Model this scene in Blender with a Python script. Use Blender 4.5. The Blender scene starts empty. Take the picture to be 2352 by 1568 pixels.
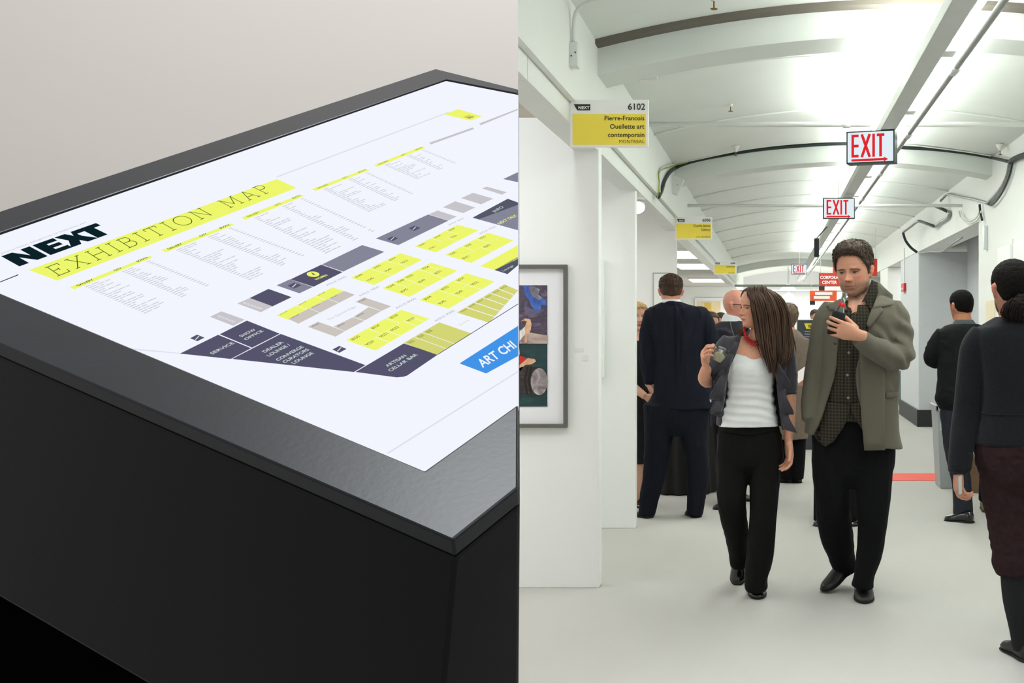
import bpy, bmesh, math, random, bisect, itertools
import numpy as np
from mathutils import Vector, Matrix, noise
from mathutils.geometry import tessellate_polygon

# ---------------------------------------------------------------- camera
F_PX, CX, CY, EYE = 2544.0, 1775.0, 745.0, 1.40
sc = bpy.context.scene
COL = sc.collection
cam_d = bpy.data.cameras.new('camera')
cam_d.sensor_fit = 'HORIZONTAL'
cam_d.sensor_width = 36.0
cam_d.lens = F_PX / 2352.0 * 36.0
cam_d.shift_x = (1176.0 - CX) / 2352.0
cam_d.shift_y = -(784.0 - CY) / 2352.0
cam_d.clip_start, cam_d.clip_end = 0.05, 200
cam = bpy.data.objects.new('camera', cam_d)
COL.objects.link(cam)
cam.location = (0, 0, EYE)
cam.rotation_euler = (math.pi / 2, 0, 0)
sc.camera = cam
# ---------------------------------------------------------------- view, world, lights
sc.view_settings.view_transform = 'Standard'
sc.view_settings.look = 'None'
sc.view_settings.gamma = 1.0
sc.view_settings.use_curve_mapping = False
sc.view_settings.exposure = 0.0
wd = bpy.data.worlds.new('world')
sc.world = wd
wd.use_nodes = True
bg = wd.node_tree.nodes['Background']
bg.inputs['Color'].default_value = (0.95, 0.965, 0.95, 1)
bg.inputs['Strength'].default_value = 0.68

def area_light(name, loc, rot, sx, sy, power, color=(1, 1, 1)):
    l = bpy.data.lights.new(name, 'AREA')
    l.shape = 'RECTANGLE'; l.size = sx; l.size_y = sy
    l.energy = power; l.color = color
    o = bpy.data.objects.new(name, l)
    COL.objects.link(o)
    o.location = loc; o.rotation_euler = rot
    return o
# fluorescent run above the corridor: throws light up on the vault and down on the people
area_light('fluorescent_uplight', (0.86, 14.3, 2.80), (math.pi, 0, 0), 0.10, 21.4, 215, (0.97, 1.0, 0.97))
area_light('fluorescent_uplight_near', (0.62, 6.2, 2.80), (math.pi, 0, 0), 0.10, 4.5, 45, (0.98, 1.0, 0.98))
area_light('fluorescent_downlight', (0.95, 14.3, 2.70), (0, 0, 0), 0.25, 21.4, 115, (0.98, 1.0, 0.97))
area_light('booth_light', (-2.6, 13.0, 2.55), (0, 0, 0), 1.0, 18.0, 260, (1.0, 0.99, 0.96))
area_light('kiosk_fill_light', (-0.85, 2.2, 5.0), (0, 0, 0), 1.4, 1.4, 165, (0.93, 0.98, 1.0))  # unseen overhead lamp added for the bezel sheen and a brighter backdrop

# ---------------------------------------------------------------- helpers
def P(u, v, D):
    return Vector(((u - CX) / F_PX * D, D, EYE - (v - CY) / F_PX * D))

def lin(c):
    r = []
    for x in c:
        x = x / 255.0
        r.append(x / 12.92 if x <= 0.04045 else ((x + 0.055) / 1.055) ** 2.4)
    return tuple(r)

MATS = {}
def mat(name, rgb, rough=0.6, metal=0.0, var=0.06, scale=8.0, bump=0.0, bscale=60.0, emit=0.0,
        spec=0.5, trans=0.0, alpha=1.0, stretch=None, sheen=0.0, ior=1.45, coat=0.0):
    """procedural material: base colour broken up by noise, optional relief"""
    if name in MATS:
        return MATS[name]
    m = bpy.data.materials.new(name)
    m.use_nodes = True
    nt = m.node_tree
    b = nt.nodes['Principled BSDF']
    c = lin(rgb)
    tc = nt.nodes.new('ShaderNodeTexCoord')
    mp = nt.nodes.new('ShaderNodeMapping')
    if stretch:
        mp.inputs['Scale'].default_value = stretch
    nt.links.new(tc.outputs['Object'], mp.inputs['Vector'])
    nz = nt.nodes.new('ShaderNodeTexNoise')
    nz.inputs['Scale'].default_value = scale
    nz.inputs['Detail'].default_value = 4
    nt.links.new(mp.outputs['Vector'], nz.inputs['Vector'])
    rp = nt.nodes.new('ShaderNodeValToRGB')
    rp.color_ramp.elements[0].position = 0.3
    rp.color_ramp.elements[1].position = 0.7
    rp.color_ramp.elements[0].color = tuple(max(0, x * (1 - var)) for x in c) + (1,)
    rp.color_ramp.elements[1].color = tuple(min(1, x * (1 + var)) for x in c) + (1,)
    nt.links.new(nz.outputs['Fac'], rp.inputs['Fac'])
    nt.links.new(rp.outputs['Color'], b.inputs['Base Color'])
    b.inputs['Roughness'].default_value = rough
    b.inputs['Metallic'].default_value = metal
    b.inputs['Specular IOR Level'].default_value = spec
    b.inputs['IOR'].default_value = ior
    b.inputs['Coat Weight'].default_value = coat
    if trans:
        b.inputs['Transmission Weight'].default_value = trans
    if sheen:
        b.inputs['Sheen Weight'].default_value = sheen
        b.inputs['Sheen Roughness'].default_value = 0.5
    if alpha < 1:
        b.inputs['Alpha'].default_value = alpha
    if emit:
        nt.links.new(rp.outputs['Color'], b.inputs['Emission Color'])
        b.inputs['Emission Strength'].default_value = emit
    if bump:
        n2 = nt.nodes.new('ShaderNodeTexNoise')
        n2.inputs['Scale'].default_value = bscale
        n2.inputs['Detail'].default_value = 3
        nt.links.new(mp.outputs['Vector'], n2.inputs['Vector'])
        bp = nt.nodes.new('ShaderNodeBump')
        bp.inputs['Strength'].default_value = bump
        bp.inputs['Distance'].default_value = 0.01
        nt.links.new(n2.outputs['Fac'], bp.inputs['Height'])
        nt.links.new(bp.outputs['Normal'], b.inputs['Normal'])
    MATS[name] = m
    return m

def lit(name, rgb, strength=1.0):
    """self-lit print of a screen or a backlit sign"""
    if name in MATS:
        return MATS[name]
    m = bpy.data.materials.new(name)
    m.use_nodes = True
    nt = m.node_tree
    b = nt.nodes['Principled BSDF']
    c = lin(rgb) + (1,)
    b.inputs['Base Color'].default_value = (0, 0, 0, 1)
    b.inputs['Roughness'].default_value = 0.5
    b.inputs['Specular IOR Level'].default_value = 0.0
    b.inputs['Emission Color'].default_value = c
    b.inputs['Emission Strength'].default_value = strength
    MATS[name] = m
    return m

def mesh_obj(name, verts, faces, m, parent=None, smooth=False, origin=None):
    me = bpy.data.meshes.new(name)
    org = Vector(origin) if origin is not None else (parent.get('_o') if False else None)
    if parent is not None and origin is None:
        q = parent
        o = Vector((0, 0, 0))
        while q is not None:
            o += q.location
            q = q.parent
        org = o
    if org is None:
        org = Vector((0, 0, 0))
    v = np.asarray([tuple(p) for p in verts] if not isinstance(verts, np.ndarray) else verts, dtype=float)
    v = v - np.array(org)
    me.from_pydata(v.tolist(), [], [list(f) for f in faces])
    if smooth:
        me.polygons.foreach_set('use_smooth', [True] * len(me.polygons))
    me.update()
    ob = bpy.data.objects.new(name, me)
    COL.objects.link(ob)
    if m is not None:
        me.materials.append(m)
    if parent is not None:
        ob.parent = parent
    elif origin is not None:
        ob.location = org
    return ob

def tag(o, label=None, cat=None, group=None, kind=None):
    if label: o['label'] = label
    if cat: o['category'] = cat
    if group: o['group'] = group
    if kind: o['kind'] = kind
    return o

def empty(name, loc, label=None, cat=None, group=None):
    o = bpy.data.objects.new(name, None)
    COL.objects.link(o)
    o.location = loc
    o.empty_display_size = 0.1
    return tag(o, label, cat, group)

class MB:
    """collects shapes, then links them as ONE mesh object"""
    def __init__(self):
        self.v = []; self.f = []
    def add(self, vs, fs):
        n = len(self.v)
        self.v += [tuple(p) for p in vs]
        self.f += [[i + n for i in f] for f in fs]
        return self
    def box(self, x0, x1, y0, y1, z0, z1):
        vs = [(x, y, z) for z in (z0, z1) for y in (y0, y1) for x in (x0, x1)]
        fs = [(0, 2, 3, 1), (4, 5, 7, 6), (0, 1, 5, 4), (2, 6, 7, 3), (0, 4, 6, 2), (1, 3, 7, 5)]
        return self.add(vs, fs)
    def prism(self, poly, t):
        """polygon of 3D points swept by vector t"""
        n = len(poly)
        a = [Vector(p) for p in poly]; t = Vector(t)
        vs = a + [p + t for p in a]
        tri = tessellate_polygon([a])
        fs = [tuple(x) for x in tri] + [tuple(i + n for i in reversed(x)) for x in tri]
        fs += [(i, i + n, (i + 1) % n + n, (i + 1) % n) for i in range(n)]
        return self.add(vs, fs)
    def tube(self, pts, r, seg=10, caps=True):
        v, f = tube_geo(pts, r, seg, caps)
        return self.add(v, f)
    def lathe(self, prof, c, seg=20, axis=None):
        """prof = [(r, h)...] turned about an axis through c"""
        ax = Vector(axis if axis is not None else (0, 0, 1)).normalized()
        a = ax.orthogonal().normalized(); b = ax.cross(a)
        c = Vector(c); vs = []; fs = []
        for r, h in prof:
            for k in range(seg):
                t = 2 * math.pi * k / seg
                vs.append(c + ax * h + (a * math.cos(t) + b * math.sin(t)) * r)
        for i in range(len(prof) - 1):
            for k in range(seg):
                k2 = (k + 1) % seg
                fs.append((i * seg + k, i * seg + k2, (i + 1) * seg + k2, (i + 1) * seg + k))
        fs.append(tuple(reversed(range(seg))))
        fs.append(tuple((len(prof) - 1) * seg + k for k in range(seg)))
        return self.add(vs, fs)
    def build(self, name, m, parent=None, smooth=False, origin=None, bevel=0.0):
        o = mesh_obj(name, self.v, self.f, m, parent, smooth, origin)
        if bevel:
            md = o.modifiers.new('bevel', 'BEVEL')
            md.width = bevel; md.segments = 2; md.limit_method = 'ANGLE'
        return o

def catmull(pts, n):
    """smooth resample of a point list (any dimension)"""
    p = np.asarray(pts, float)
    if len(p) < 3 or n <= 1:
        return p
    q = np.vstack([2 * p[0] - p[1], p, 2 * p[-1] - p[-2]])
    out = []
    for i in range(len(p) - 1):
        a, b, c, d = q[i], q[i + 1], q[i + 2], q[i + 3]
        for k in range(n):
            t = k / n
            out.append(0.5 * ((2 * b) + (c - a) * t + (2 * a - 5 * b + 4 * c - d) * t * t + (3 * b - a - 3 * c + d) * t ** 3))
    out.append(p[-1])
    return np.array(out)

def tube_geo(pts, r, seg=10, caps=True, up=None):
    """tube through pts; r scalar, list, or list of (side, up) radii"""
    p = np.asarray([tuple(x) for x in pts], float)
    n = len(p)
    rr = np.asarray(r, float)
    if rr.ndim == 0:
        rr = np.full(n, float(rr))
    if rr.ndim == 1:
        rr = np.stack([rr, rr], 1)
    tan = np.gradient(p, axis=0)
    tan /= np.maximum(np.linalg.norm(tan, axis=1, keepdims=True), 1e-9)
    ref = np.array(up if up is not None else ((0, 0, 1) if abs(tan[0][2]) < 0.9 else (0, 1, 0)), float)
    vs = []
    u = ref - tan[0] * ref.dot(tan[0]); u /= np.linalg.norm(u)
    ang = np.arange(seg) * 2 * np.pi / seg
    for i in range(n):
        base = ref if up is not None else u
        u = base - tan[i] * base.dot(tan[i])
        u /= max(np.linalg.norm(u), 1e-9)
        s = np.cross(tan[i], u)
        ring = p[i] + np.outer(np.cos(ang) * rr[i, 0], s) + np.outer(np.sin(ang) * rr[i, 1], u)
        vs.append(ring)
    V = np.vstack(vs)
    fs = []
    for i in range(n - 1):
        for k in range(seg):
            k2 = (k + 1) % seg
            fs.append((i * seg + k, i * seg + k2, (i + 1) * seg + k2, (i + 1) * seg + k))
    if caps:
        V = np.vstack([V, p[0] - tan[0] * rr[0].mean() * 0.5, p[-1] + tan[-1] * rr[-1].mean() * 0.5])
        a, b = len(V) - 2, len(V) - 1
        for k in range(seg):
            k2 = (k + 1) % seg
            fs.append((a, k2, k))
            fs.append((b, (n - 1) * seg + k, (n - 1) * seg + k2))
    return V.tolist(), fs

_txt = {}
def text_geo(s, bold=0.0, space=1.0):
    """outline of a word in the built-in font, cap height about 1, start at x=0: (verts2d, faces, width)"""
    k = (s, bold, space)
    if k in _txt:
        return _txt[k]
    c = bpy.data.curves.new('t', 'FONT')
    c.body = s; c.size = 1.0; c.offset = bold; c.space_character = space
    c.resolution_u = 3
    o = bpy.data.objects.new('t', c)
    COL.objects.link(o)
    dg = bpy.context.evaluated_depsgraph_get()
    dg.update()
    me = o.evaluated_get(dg).to_mesh()
    v = np.array([(x.co.x, x.co.y) for x in me.vertices]) if len(me.vertices) else np.zeros((0, 2))
    f = [tuple(p.vertices) for p in me.polygons]
    o.evaluated_get(dg).to_mesh_clear()
    bpy.data.objects.remove(o); bpy.data.curves.remove(c)
    if len(v):
        v[:, 0] -= v[:, 0].min()
        w = v[:, 0].max()
        v[:, 1] /= 0.729
        v[:, 0] /= 0.729; w /= 0.729
    else:
        w = 1
    _txt[k] = (v, f, w)
    return _txt[k]

def text_on(name, s, p0, ex, ey, m, parent, bold=0.0, nrm=None, lift=0.0005, align='l', space=1.0):
    """text mesh: p0 baseline start, ex = vector for its whole width (align l) , ey = cap height vector"""
    v, f, w = text_geo(s, bold, space)
    p0 = Vector(p0); ex = Vector(ex); ey = Vector(ey)
    off = Vector(nrm) * lift if nrm is not None else Vector((0, 0, 0))
    pts = [p0 + off + ex * (x / w) + ey * y for x, y in v]
    return mesh_obj(name, pts, f, m, parent)
# ================================================================ THE SETTING
M_floor = mat('floor_carpet', (185, 183, 178), 0.9, var=0.04, scale=1.3, bump=0.15, bscale=220, stretch=(1, 0.5, 1), spec=0.15)
M_white = mat('white_paint', (232, 234, 230), 0.75, var=0.012, scale=3, spec=0.25)
M_panel = mat('gallery_white', (242, 243, 241), 0.7, var=0.01, scale=2, spec=0.25)
M_vault = mat('vault_paint', (221, 226, 220), 0.7, var=0.02, scale=2, spec=0.25)
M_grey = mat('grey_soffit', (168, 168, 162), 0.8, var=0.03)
M_taupe = mat('taupe_backdrop', (208, 200, 195), 0.9, var=0.02, scale=1.1, stretch=(0.6, 1, 2.2), spec=0.1)
M_brown = mat('dark_brown', (104, 98, 88), 0.7, var=0.05)
M_blackbase = mat('black_baseboard', (34, 36, 37), 0.5, var=0.08)
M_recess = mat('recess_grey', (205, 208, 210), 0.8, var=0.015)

def struct(o):
    o['kind'] = 'structure'
    return o

struct(MB().box(-9, 7, -3, 40, -0.1, 0.0).build('floor', M_floor))

def arch(x):
    return 2.885 - 0.20 * ((x - 0.72) / 1.6) ** 2

# barrel vault over the corridor, with cross ribs
xs = np.linspace(-0.9, 2.0, 30)
vb = MB()
vs = []; fs = []
Y0, Y1 = 3.4, 34.0
for y in (Y0, Y1):
    for x in xs:
        vs.append((x, y, arch(x) + 0.165))
n = len(xs)
for i in range(n - 1):
    fs.append((i, i + 1, n + i + 1, n + i))
# slab above so the vault has thickness
for y in (Y0, Y1):
    for x in xs:
        vs.append((x, y, arch(x) + 0.30))
for i in range(n - 1):
    fs.append((2 * n + i, 3 * n + i, 3 * n + i + 1, 2 * n + i + 1))
vb.add(vs, fs)
vault = struct(vb.build('ceiling', M_vault, smooth=True))
RIBS = [5.7, 10.1, 27.7]
for yr in RIBS:
    poly = [(x, yr, arch(x)) for x in xs] + [(x, yr, arch(x) + 0.19) for x in xs[::-1]]
    rb = MB()
    k = len(xs)
    vs = []
    for y in (yr, yr + 0.30):
        vs += [(x, y, arch(x)) for x in xs] + [(x, y, arch(x) + 0.19) for x in xs]
    fs = []
    for i in range(k - 1):
        fs.append((i, i + 1, k + i + 1, k + i))
        fs.append((2 * k + i, 3 * k + i, 3 * k + i + 1, 2 * k + i + 1))
        fs.append((i, 2 * k + i, 2 * k + i + 1, i + 1))
    rb.add(vs, fs)
    rb.build('ceiling_rib', M_vault, vault)
for ya in (8.4, 12.6, 14.0, 15.6, 17.4, 19.4, 21.6, 24.0):
    # slim painted seams that cross the vault between the ribs
    MB().tube([(x, ya, arch(x) + 0.158) for x in xs], 0.010 if ya < 20 else 0.02, 6).build('vault_seam', M_vault, vault, smooth=True)
# brown strip added for the dark gap at the top of the nearest rib
fl = MB()
vs = []; fs = []
for x in np.linspace(-0.9, 2.0, 40):
    for (dy, dz) in ((0.0, 0.165), (-0.09, 0.165), (-0.09, 0.140), (0.0, 0.140)):
        vs.append((x, 5.7 + dy, arch(x) + dz))
for i in range(39):
    for k in range(4):
        fs.append((4 * i + k, 4 * i + (k + 1) % 4, 4 * i + 4 + (k + 1) % 4, 4 * i + 4 + k))
fl.add(vs, fs + [(0, 1, 2, 3), (156, 157, 158, 159)])
fl.build('gap_strip', M_brown, vault)

# left side: upper wall above the booths, fascia of jointed panels
struct(MB().box(-1.02, -0.90, 3.42, 34, 2.42, 3.25).build('wall_upper_left', M_white))
fas = empty('trim_1', (-1.0, 5, 2.32)); struct(fas)
yj = 4.2 - 0.78
while yj < 33:
    ye = yj + (0.78 if yj < 4 else 1.75)
    MB().box(-1.06, -0.93, yj + 0.005, ye - 0.005, 2.325, 2.418).build('fascia_panel', M_white, fas, bevel=0.003)
    yj = ye
# booth end walls that face the camera
def booth_wall(n, y, x1, h=2.50, x0=-4.4, t=0.10):
    return struct(MB().box(x0, x1, y, y + t, 0, h).build('wall_booth_%d' % n, M_panel, bevel=0.004))
booth_wall(1, 5.89, -0.925)
booth_wall(2, 7.61, -0.945)
booth_wall(3, 10.85, -0.945)
struct(MB().box(-4.55, -4.4, 3.4, 36, 0, 3.2).build('wall_gallery_back', M_panel))
struct(MB().box(-4.55, 6.0, 36, 36.2, 0, 3.4).build('wall_far', M_panel))
struct(MB().box(-4.5, -1.07, 5.9, 11.0, 3.0, 3.1).build('ceiling_booth', mat('booth_ceiling', (206, 198, 186), 0.85, var=0.05, scale=2)))
for i, (xa, ya, xb, yb, z, r) in enumerate(((-4.4, 6.6, -1.08, 6.75, 2.93, .02), (-4.4, 7.1, -1.08, 6.95, 2.86, .035), (-1.62, 6.0, -1.5, 10.9, 2.90, .03), (-1.25, 6.0, -1.3, 10.9, 2.95, .02))):
    tag(MB().tube([(xa, ya, z), (xb, yb, z)], r, 10).build('ceiling_pipe', mat('old_pipe', (186, 176, 164), .6, var=.1), smooth=True), ['thin pale pipe crossing the booth ceiling at upper left', 'thicker pale pipe crossing the booth ceiling at upper left', 'pale pipe running away along the booth ceiling', 'thin pipe running away beside the fascia in the booth ceiling'][i], 'pipe')
struct(MB().box(-4.5, -1.07, 11.0, 36, 2.62, 2.7).build('ceiling_gallery', mat('gallery_ceiling', (196, 194, 188), 0.8)))
# upright taupe backdrop added in place of the carpet floor behind the kiosk; its free end is cut back at a slant
Yw = 3.30
k = (1190 - CX) / F_PX
poly = [(-5.0, Yw, 0), (k * Yw, Yw, 0), (k * Yw - 0.06, Yw + 0.09, 0), (-5.0, Yw + 0.09, 0)]
struct(MB().prism(poly, (0, 0, 3.6)).build('floor_backdrop', M_taupe))

# right side
wr = struct(MB().box(2.0, 2.2, 1.0, 10.76, 0, 3.2).build('wall_right', M_white))
struct(MB().box(2.0, 2.3, 10.76, 34, 2.40, 3.2).build('wall_right_beam', M_white))
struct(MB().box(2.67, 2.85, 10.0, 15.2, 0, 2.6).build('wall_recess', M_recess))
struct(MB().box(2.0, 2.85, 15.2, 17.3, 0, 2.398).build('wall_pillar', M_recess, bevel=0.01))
MBb = MB().box(1.975, 2.66, 15.16, 17.33, 0, 0.23)
struct(MBb.build('baseboard_right', M_blackbase, bevel=0.006))
struct(MB().box(3.3, 3.5, 17.3, 36, 0, 2.6).build('wall_side_room', mat('side_room', (186, 190, 184), 0.8)))
struct(MB().box(2.0, 3.4, 19.3, 20.6, 0, 2.398).build('wall_pillar_far', M_white, bevel=0.01))
struct(MB().box(2.0, 3.4, 23.5, 36, 0, 2.398).build('wall_right_far', M_white))
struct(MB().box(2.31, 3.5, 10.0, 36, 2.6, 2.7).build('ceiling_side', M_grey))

# red tape line across the floor
tag(MB().box(0.95, 1.75, 9.92, 10.40, 0.0, 0.004).build('floor_tape', mat('red_tape', (232, 90, 74), 0.6, var=0.03)),
    'wide red tape stripe laid across the pale floor behind the man in the olive jacket', 'tape')

# ---------------------------------------------------------------- long steel channel, tubes and pipes
M_chan = mat('channel_paint', (196, 199, 194), 0.55, var=0.02)
M_tube = lit('fluorescent_glow', (250, 255, 250), 6.0)
M_pipe = mat('pipe_paint', (224, 226, 222), 0.45, var=0.02)
ch = empty('lighting_channel', (0.76, 3.5, 2.68), 'long grey ceiling channel with fluorescent tubes running down the corridor', 'light')
MB().box(0.71, 0.81, 3.5, 33, 2.68, 2.745).build('channel', M_chan, ch, bevel=0.004)
y = 4.0
while y < 32:
    t = MB().tube([(0.865, y + 0.06, 2.735), (0.865, y + 1.32, 2.735)], 0.016, 10)
    t.build('fluorescent_tube', M_tube, ch, smooth=True)
    MB().box(0.80, 0.885, y + 1.33, y + 1.45, 2.715, 2.76).build('tube_holder', M_chan, ch)
    y += 1.5
cd = empty('conduit', (0.9, 3.5, 2.66), 'thin grey conduit hung just right of the long ceiling channel', 'conduit')
MB().tube([(0.915, 3.5, 2.68), (0.915, 33, 2.68)], 0.016, 10).build('pipe', mat('conduit_metal', (150, 152, 148), 0.4, 0.4), cd, smooth=True)
y = 3.6
while y < 30:
    MB().tube([(0.915, y, 2.68), (0.915, y + 0.12, 2.68)], 0.024, 10).build('coupling', M_chan, cd, smooth=True)
    y += 1.9
for (yy, zz, lab) in ((7.75, 2.80, 'white sprinkler pipe crossing the corridor just above the nearest exit sign'),
                      (11.7, 2.655, 'white sprinkler pipe crossing the corridor behind the second exit sign')):
    pp = empty('sprinkler_pipe', (-0.9, yy, zz), lab, 'pipe', 'sprinkler pipes')
    MB().tube([(-0.9, yy, zz), (2.0, yy, zz)], 0.018, 12).build('pipe', M_pipe, pp, smooth=True)
    xk = (1945 - CX) / F_PX * yy
    MB().tube([(xk - 0.025, yy, zz), (xk + 0.025, yy, zz)], 0.027, 12).build('coupling', M_pipe, pp, smooth=True)

# ---------------------------------------------------------------- exit signs
M_signblk = mat('exit_frame', (38, 52, 48), 0.45, var=0.05)
M_exit = lit('exit_face', (226, 240, 246), 1.0)
M_exitred = lit('exit_red', (226, 40, 48), 1.0)
def exit_sign(u, v, D, w, h, rz, lab, dep=0.055):
    c = P(u, v, D)
    e = empty('exit_sign', c, lab, 'sign', 'exit signs')
    MB().box(-w / 2, w / 2, 0, dep, -h / 2, h / 2).build('housing', M_signblk, e, origin=(0, 0, 0), bevel=0.003)
    MB().box(-w / 2 + 0.010, w / 2 - 0.010, -0.003, 0.002, -h / 2 + 0.010, h / 2 - 0.010).build('face', M_exit, e, origin=(0, 0, 0))
    L = []
    H = h * 0.70; z0 = -h / 2 + h * 0.19; x = -w / 2 + w * 0.11; s = 0.017 * w / 0.31
    cw = w * 0.15
    lm = MB()
    def bar(x0, z0_, x1, z1_, t=s):
        d = Vector((x1 - x0, 0, z1_ - z0_)); nn = Vector((-d.z, 0, d.x)).normalized() * t / 2
        a = Vector((x0, -0.0045, z0_)); b2 = Vector((x1, -0.0045, z1_))
        lm.prism([a + nn, b2 + nn, b2 - nn, a - nn], (0, 0.0012, 0))
    bar(x + s / 2, z0, x + s / 2, z0 + H)
    for q in (0, 0.5, 1):
        bar(x, z0 + s / 2 + (H - s) * q, x + cw, z0 + s / 2 + (H - s) * q)
    x += w * 0.215
    bar(x, z0, x + cw * 1.1, z0 + H); bar(x + cw * 1.1, z0, x, z0 + H)
    x += w * 0.245
    bar(x, z0, x, z0 + H)
    x += w * 0.065
    bar(x, z0 + H - s / 2, x + cw * 1.05, z0 + H - s / 2); bar(x + cw * 0.52, z0, x + cw * 0.52, z0 + H)
    lm.build('lettering', M_exitred, e, origin=(0, 0, 0))
    am = MB()
    lm2 = lm
    a0, a1, az = -w / 2 + w * 0.11, w / 2 - w * 0.22, -h / 2 + h * 0.105
    am.box(a0, a1, -0.0045, -0.003, az - s * 0.42, az + s * 0.42)
    am.prism([(a1, -0.0045, az - s * 0.9), (a1 + w * 0.09, -0.0045, az), (a1, -0.0045, az + s * 0.9)], (0, 0.0012, 0))
    am.build('arrow', M_exitred, e, origin=(0, 0, 0))
    MB().tube([(0, 0.03, h / 2), (0, 0.03, arch(c.x) + 0.165 - c.z)], 0.006, 8).build('stem', M_pipe, e, origin=(0, 0, 0))
    e.rotation_euler.z = rz
    return e
exit_sign(1999, 337, 7.3, 0.325, 0.216, math.radians(-17), 'nearest and largest lit red EXIT sign under the sprinkler pipe', 0.10)
exit_sign(1927, 478, 10.8, 0.312, 0.205, 0, 'middle lit red EXIT sign hanging above the man in olive jacket')
exit_sign(1836, 618, 21.9, 0.312, 0.205, 0, 'farthest and smallest lit EXIT sign down the corridor')

# ---------------------------------------------------------------- booth number signs on the fascia
M_sgw = mat('sign_white', (250, 250, 248), 0.5, var=0.01)
M_sgy = mat('sign_yellow', (252, 228, 84), 0.5, var=0.02)
M_ink = mat('sign_ink', (44, 42, 44), 0.6, var=0.05)
M_ink2 = mat('sign_ink_soft', (110, 96, 40), 0.6, var=0.05)
def booth_sign(u0, v0, u1, v1, num, lines, city, lab):
    D = 0.925 * F_PX / (CX - u0)
    a, b = P(u0, v1, D), P(u1, v0, D)
    w, h = b.x - a.x, b.z - a.z
    e = empty('booth_sign', a, lab, 'sign', 'booth signs along the left fascia')
    O = (0, 0, 0)
    MB().box(0, w, 0, 0.012, 0, h).build('board', M_sgw, e, origin=O, bevel=0.002)
    MB().box(w * 0.03, w * 0.965, -0.0015, 0.001, h * 0.05, h * 0.70).build('yellow_field', M_sgy, e, origin=O)
    def tx(nm, s, xr, z, ch, m=M_ink, bold=0.0):
        vv, ff, ww = text_geo(s, bold)
        pts = [(xr - (ww - p[0]) * ch, -0.0025, z + p[1] * ch) for p in vv]
        mesh_obj(nm, pts, ff, m, e, origin=(0, 0, 0)).location = (0, 0, 0)
    tx('number', num, w * 0.955, h * 0.79, h * 0.135, bold=0.012)
    zz = h * 0.565
    for s in lines:
        tx('gallery_name', s, w * 0.945, zz, h * 0.10, bold=0.012)
        zz -= h * 0.175
    if city:
        tx('city', city, w * 0.945, h * 0.085, h * 0.075, M_ink2)
    else:
        MB().box(w * .56, w * .94, -.0025, -.001, h * .55, h * .61).build('blurred_name', M_ink2, e, origin=(0, 0, 0))
        MB().box(w * .64, w * .93, -.0025, -.001, h * .09, h * .12).build('blurred_city', M_ink2, e, origin=(0, 0, 0))
    # small slanted logo tab
    q = [(w * 0.045, -0.002, h * 0.905), (w * 0.255, -0.002, h * 0.905), (w * 0.255, -0.002, h * 0.775), (w * 0.09, -0.002, h * 0.775)]
    lg = MB().prism(q, (0, 0.0015, 0)).build('logo_tab', M_ink, e, origin=(0, 0, 0))
    vv, ff, ww = text_geo('NEXT', 0.03)
    ch = h * 0.065
    mesh_obj('logo_text', [(w * 0.105 + p[0] * w * 0.14 / ww, -0.0035, h * 0.80 + p[1] * ch) for p in vv], ff, M_sgw, lg, origin=(0, 0, 0))
    return e
booth_sign(1310, 229, 1490, 338, '6102', ['Pierre-Francois', 'Ouellette art', 'contemporain'], 'MONTREAL', 'nearest yellow and white booth sign numbered 6102 on the fascia')
booth_sign(1551, 498, 1636, 550, '6096', ['Charlie James', 'Gallery'], 'LOS ANGELES', 'second yellow and white booth sign numbered 6096 on the fascia')
booth_sign(1640, 600, 1691, 630, '6088', [], None, 'third, smallest yellow booth sign far down the fascia')
# ================================================================ MAP KIOSK (real slanted box, nearest thing on the left)
def unit(v):
    return v / np.linalg.norm(v)
VP1 = np.array([(-3652 - CX), F_PX, -(-854 - CY)]); VP1 = unit(VP1)   # along the short print lines, to the left
VP2 = np.array([(3372 - CX), F_PX, -(-627 - CY)]); VP2 = unit(VP2)    # reading direction of the print, going away
VP2 = unit(VP2 - VP1 * VP1.dot(VP2))
NRM = unit(np.cross(VP2, VP1))
if NRM[2] < 0: NRM = -NRM
EYEV = np.array([0, 0, EYE])
def ray(u, v):
    return np.array([(u - CX) / F_PX, 1.0, -(v - CY) / F_PX])
N3 = EYEV + ray(1040, 1240) * 1.10
def K(u, v, lift=0.0):
    """point of the kiosk's top plane seen at a place of the photograph"""
    r = ray(u, v)
    t = (N3 - EYEV).dot(NRM) / r.dot(NRM)
    return Vector(EYEV + r * t + NRM * lift)
UP = Vector(NRM)
M_kblack = mat('kiosk_laminate', (11, 11, 13), 0.5, var=0.12, scale=5, bump=0.02, bscale=90, spec=0.18)
M_kbez = mat('kiosk_bezel', (18, 20, 26), 0.36, var=0.12, scale=14, bump=0.015, bscale=120, spec=0.28)
M_kbase = mat('kiosk_plinth', (5, 5, 6), 0.9, var=0.1, spec=0.0)
M_scr = lit('map_white', (242, 245, 254))
M_yel = lit('map_yellow', (238, 247, 108))
M_navy = lit('map_navy', (86, 84, 108))
M_slate = lit('map_slate', (133, 134, 152))
M_char = lit('map_charcoal', (84, 88, 104))
M_lgrey = lit('map_grey', (200, 197, 202))
M_tan = lit('map_tan', (203, 197, 190))
M_oliv = lit('map_olive', (212, 214, 118))
M_blue = lit('map_blue', (66, 148, 232))
M_blk = lit('map_black', (12, 34, 40))
M_txt = lit('map_text_grey', (176, 176, 180))
M_txtl = lit('map_list_grey', (206, 208, 213))
M_dig = lit('map_digits', (138, 140, 70))
M_dig2 = lit('map_digits_tan', (120, 112, 110))
M_grn = lit('map_title_green', (62, 92, 34))
M_hair = lit('map_hairline', (222, 224, 238))
M_mint = lit('map_mint', (205, 218, 214))

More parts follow.
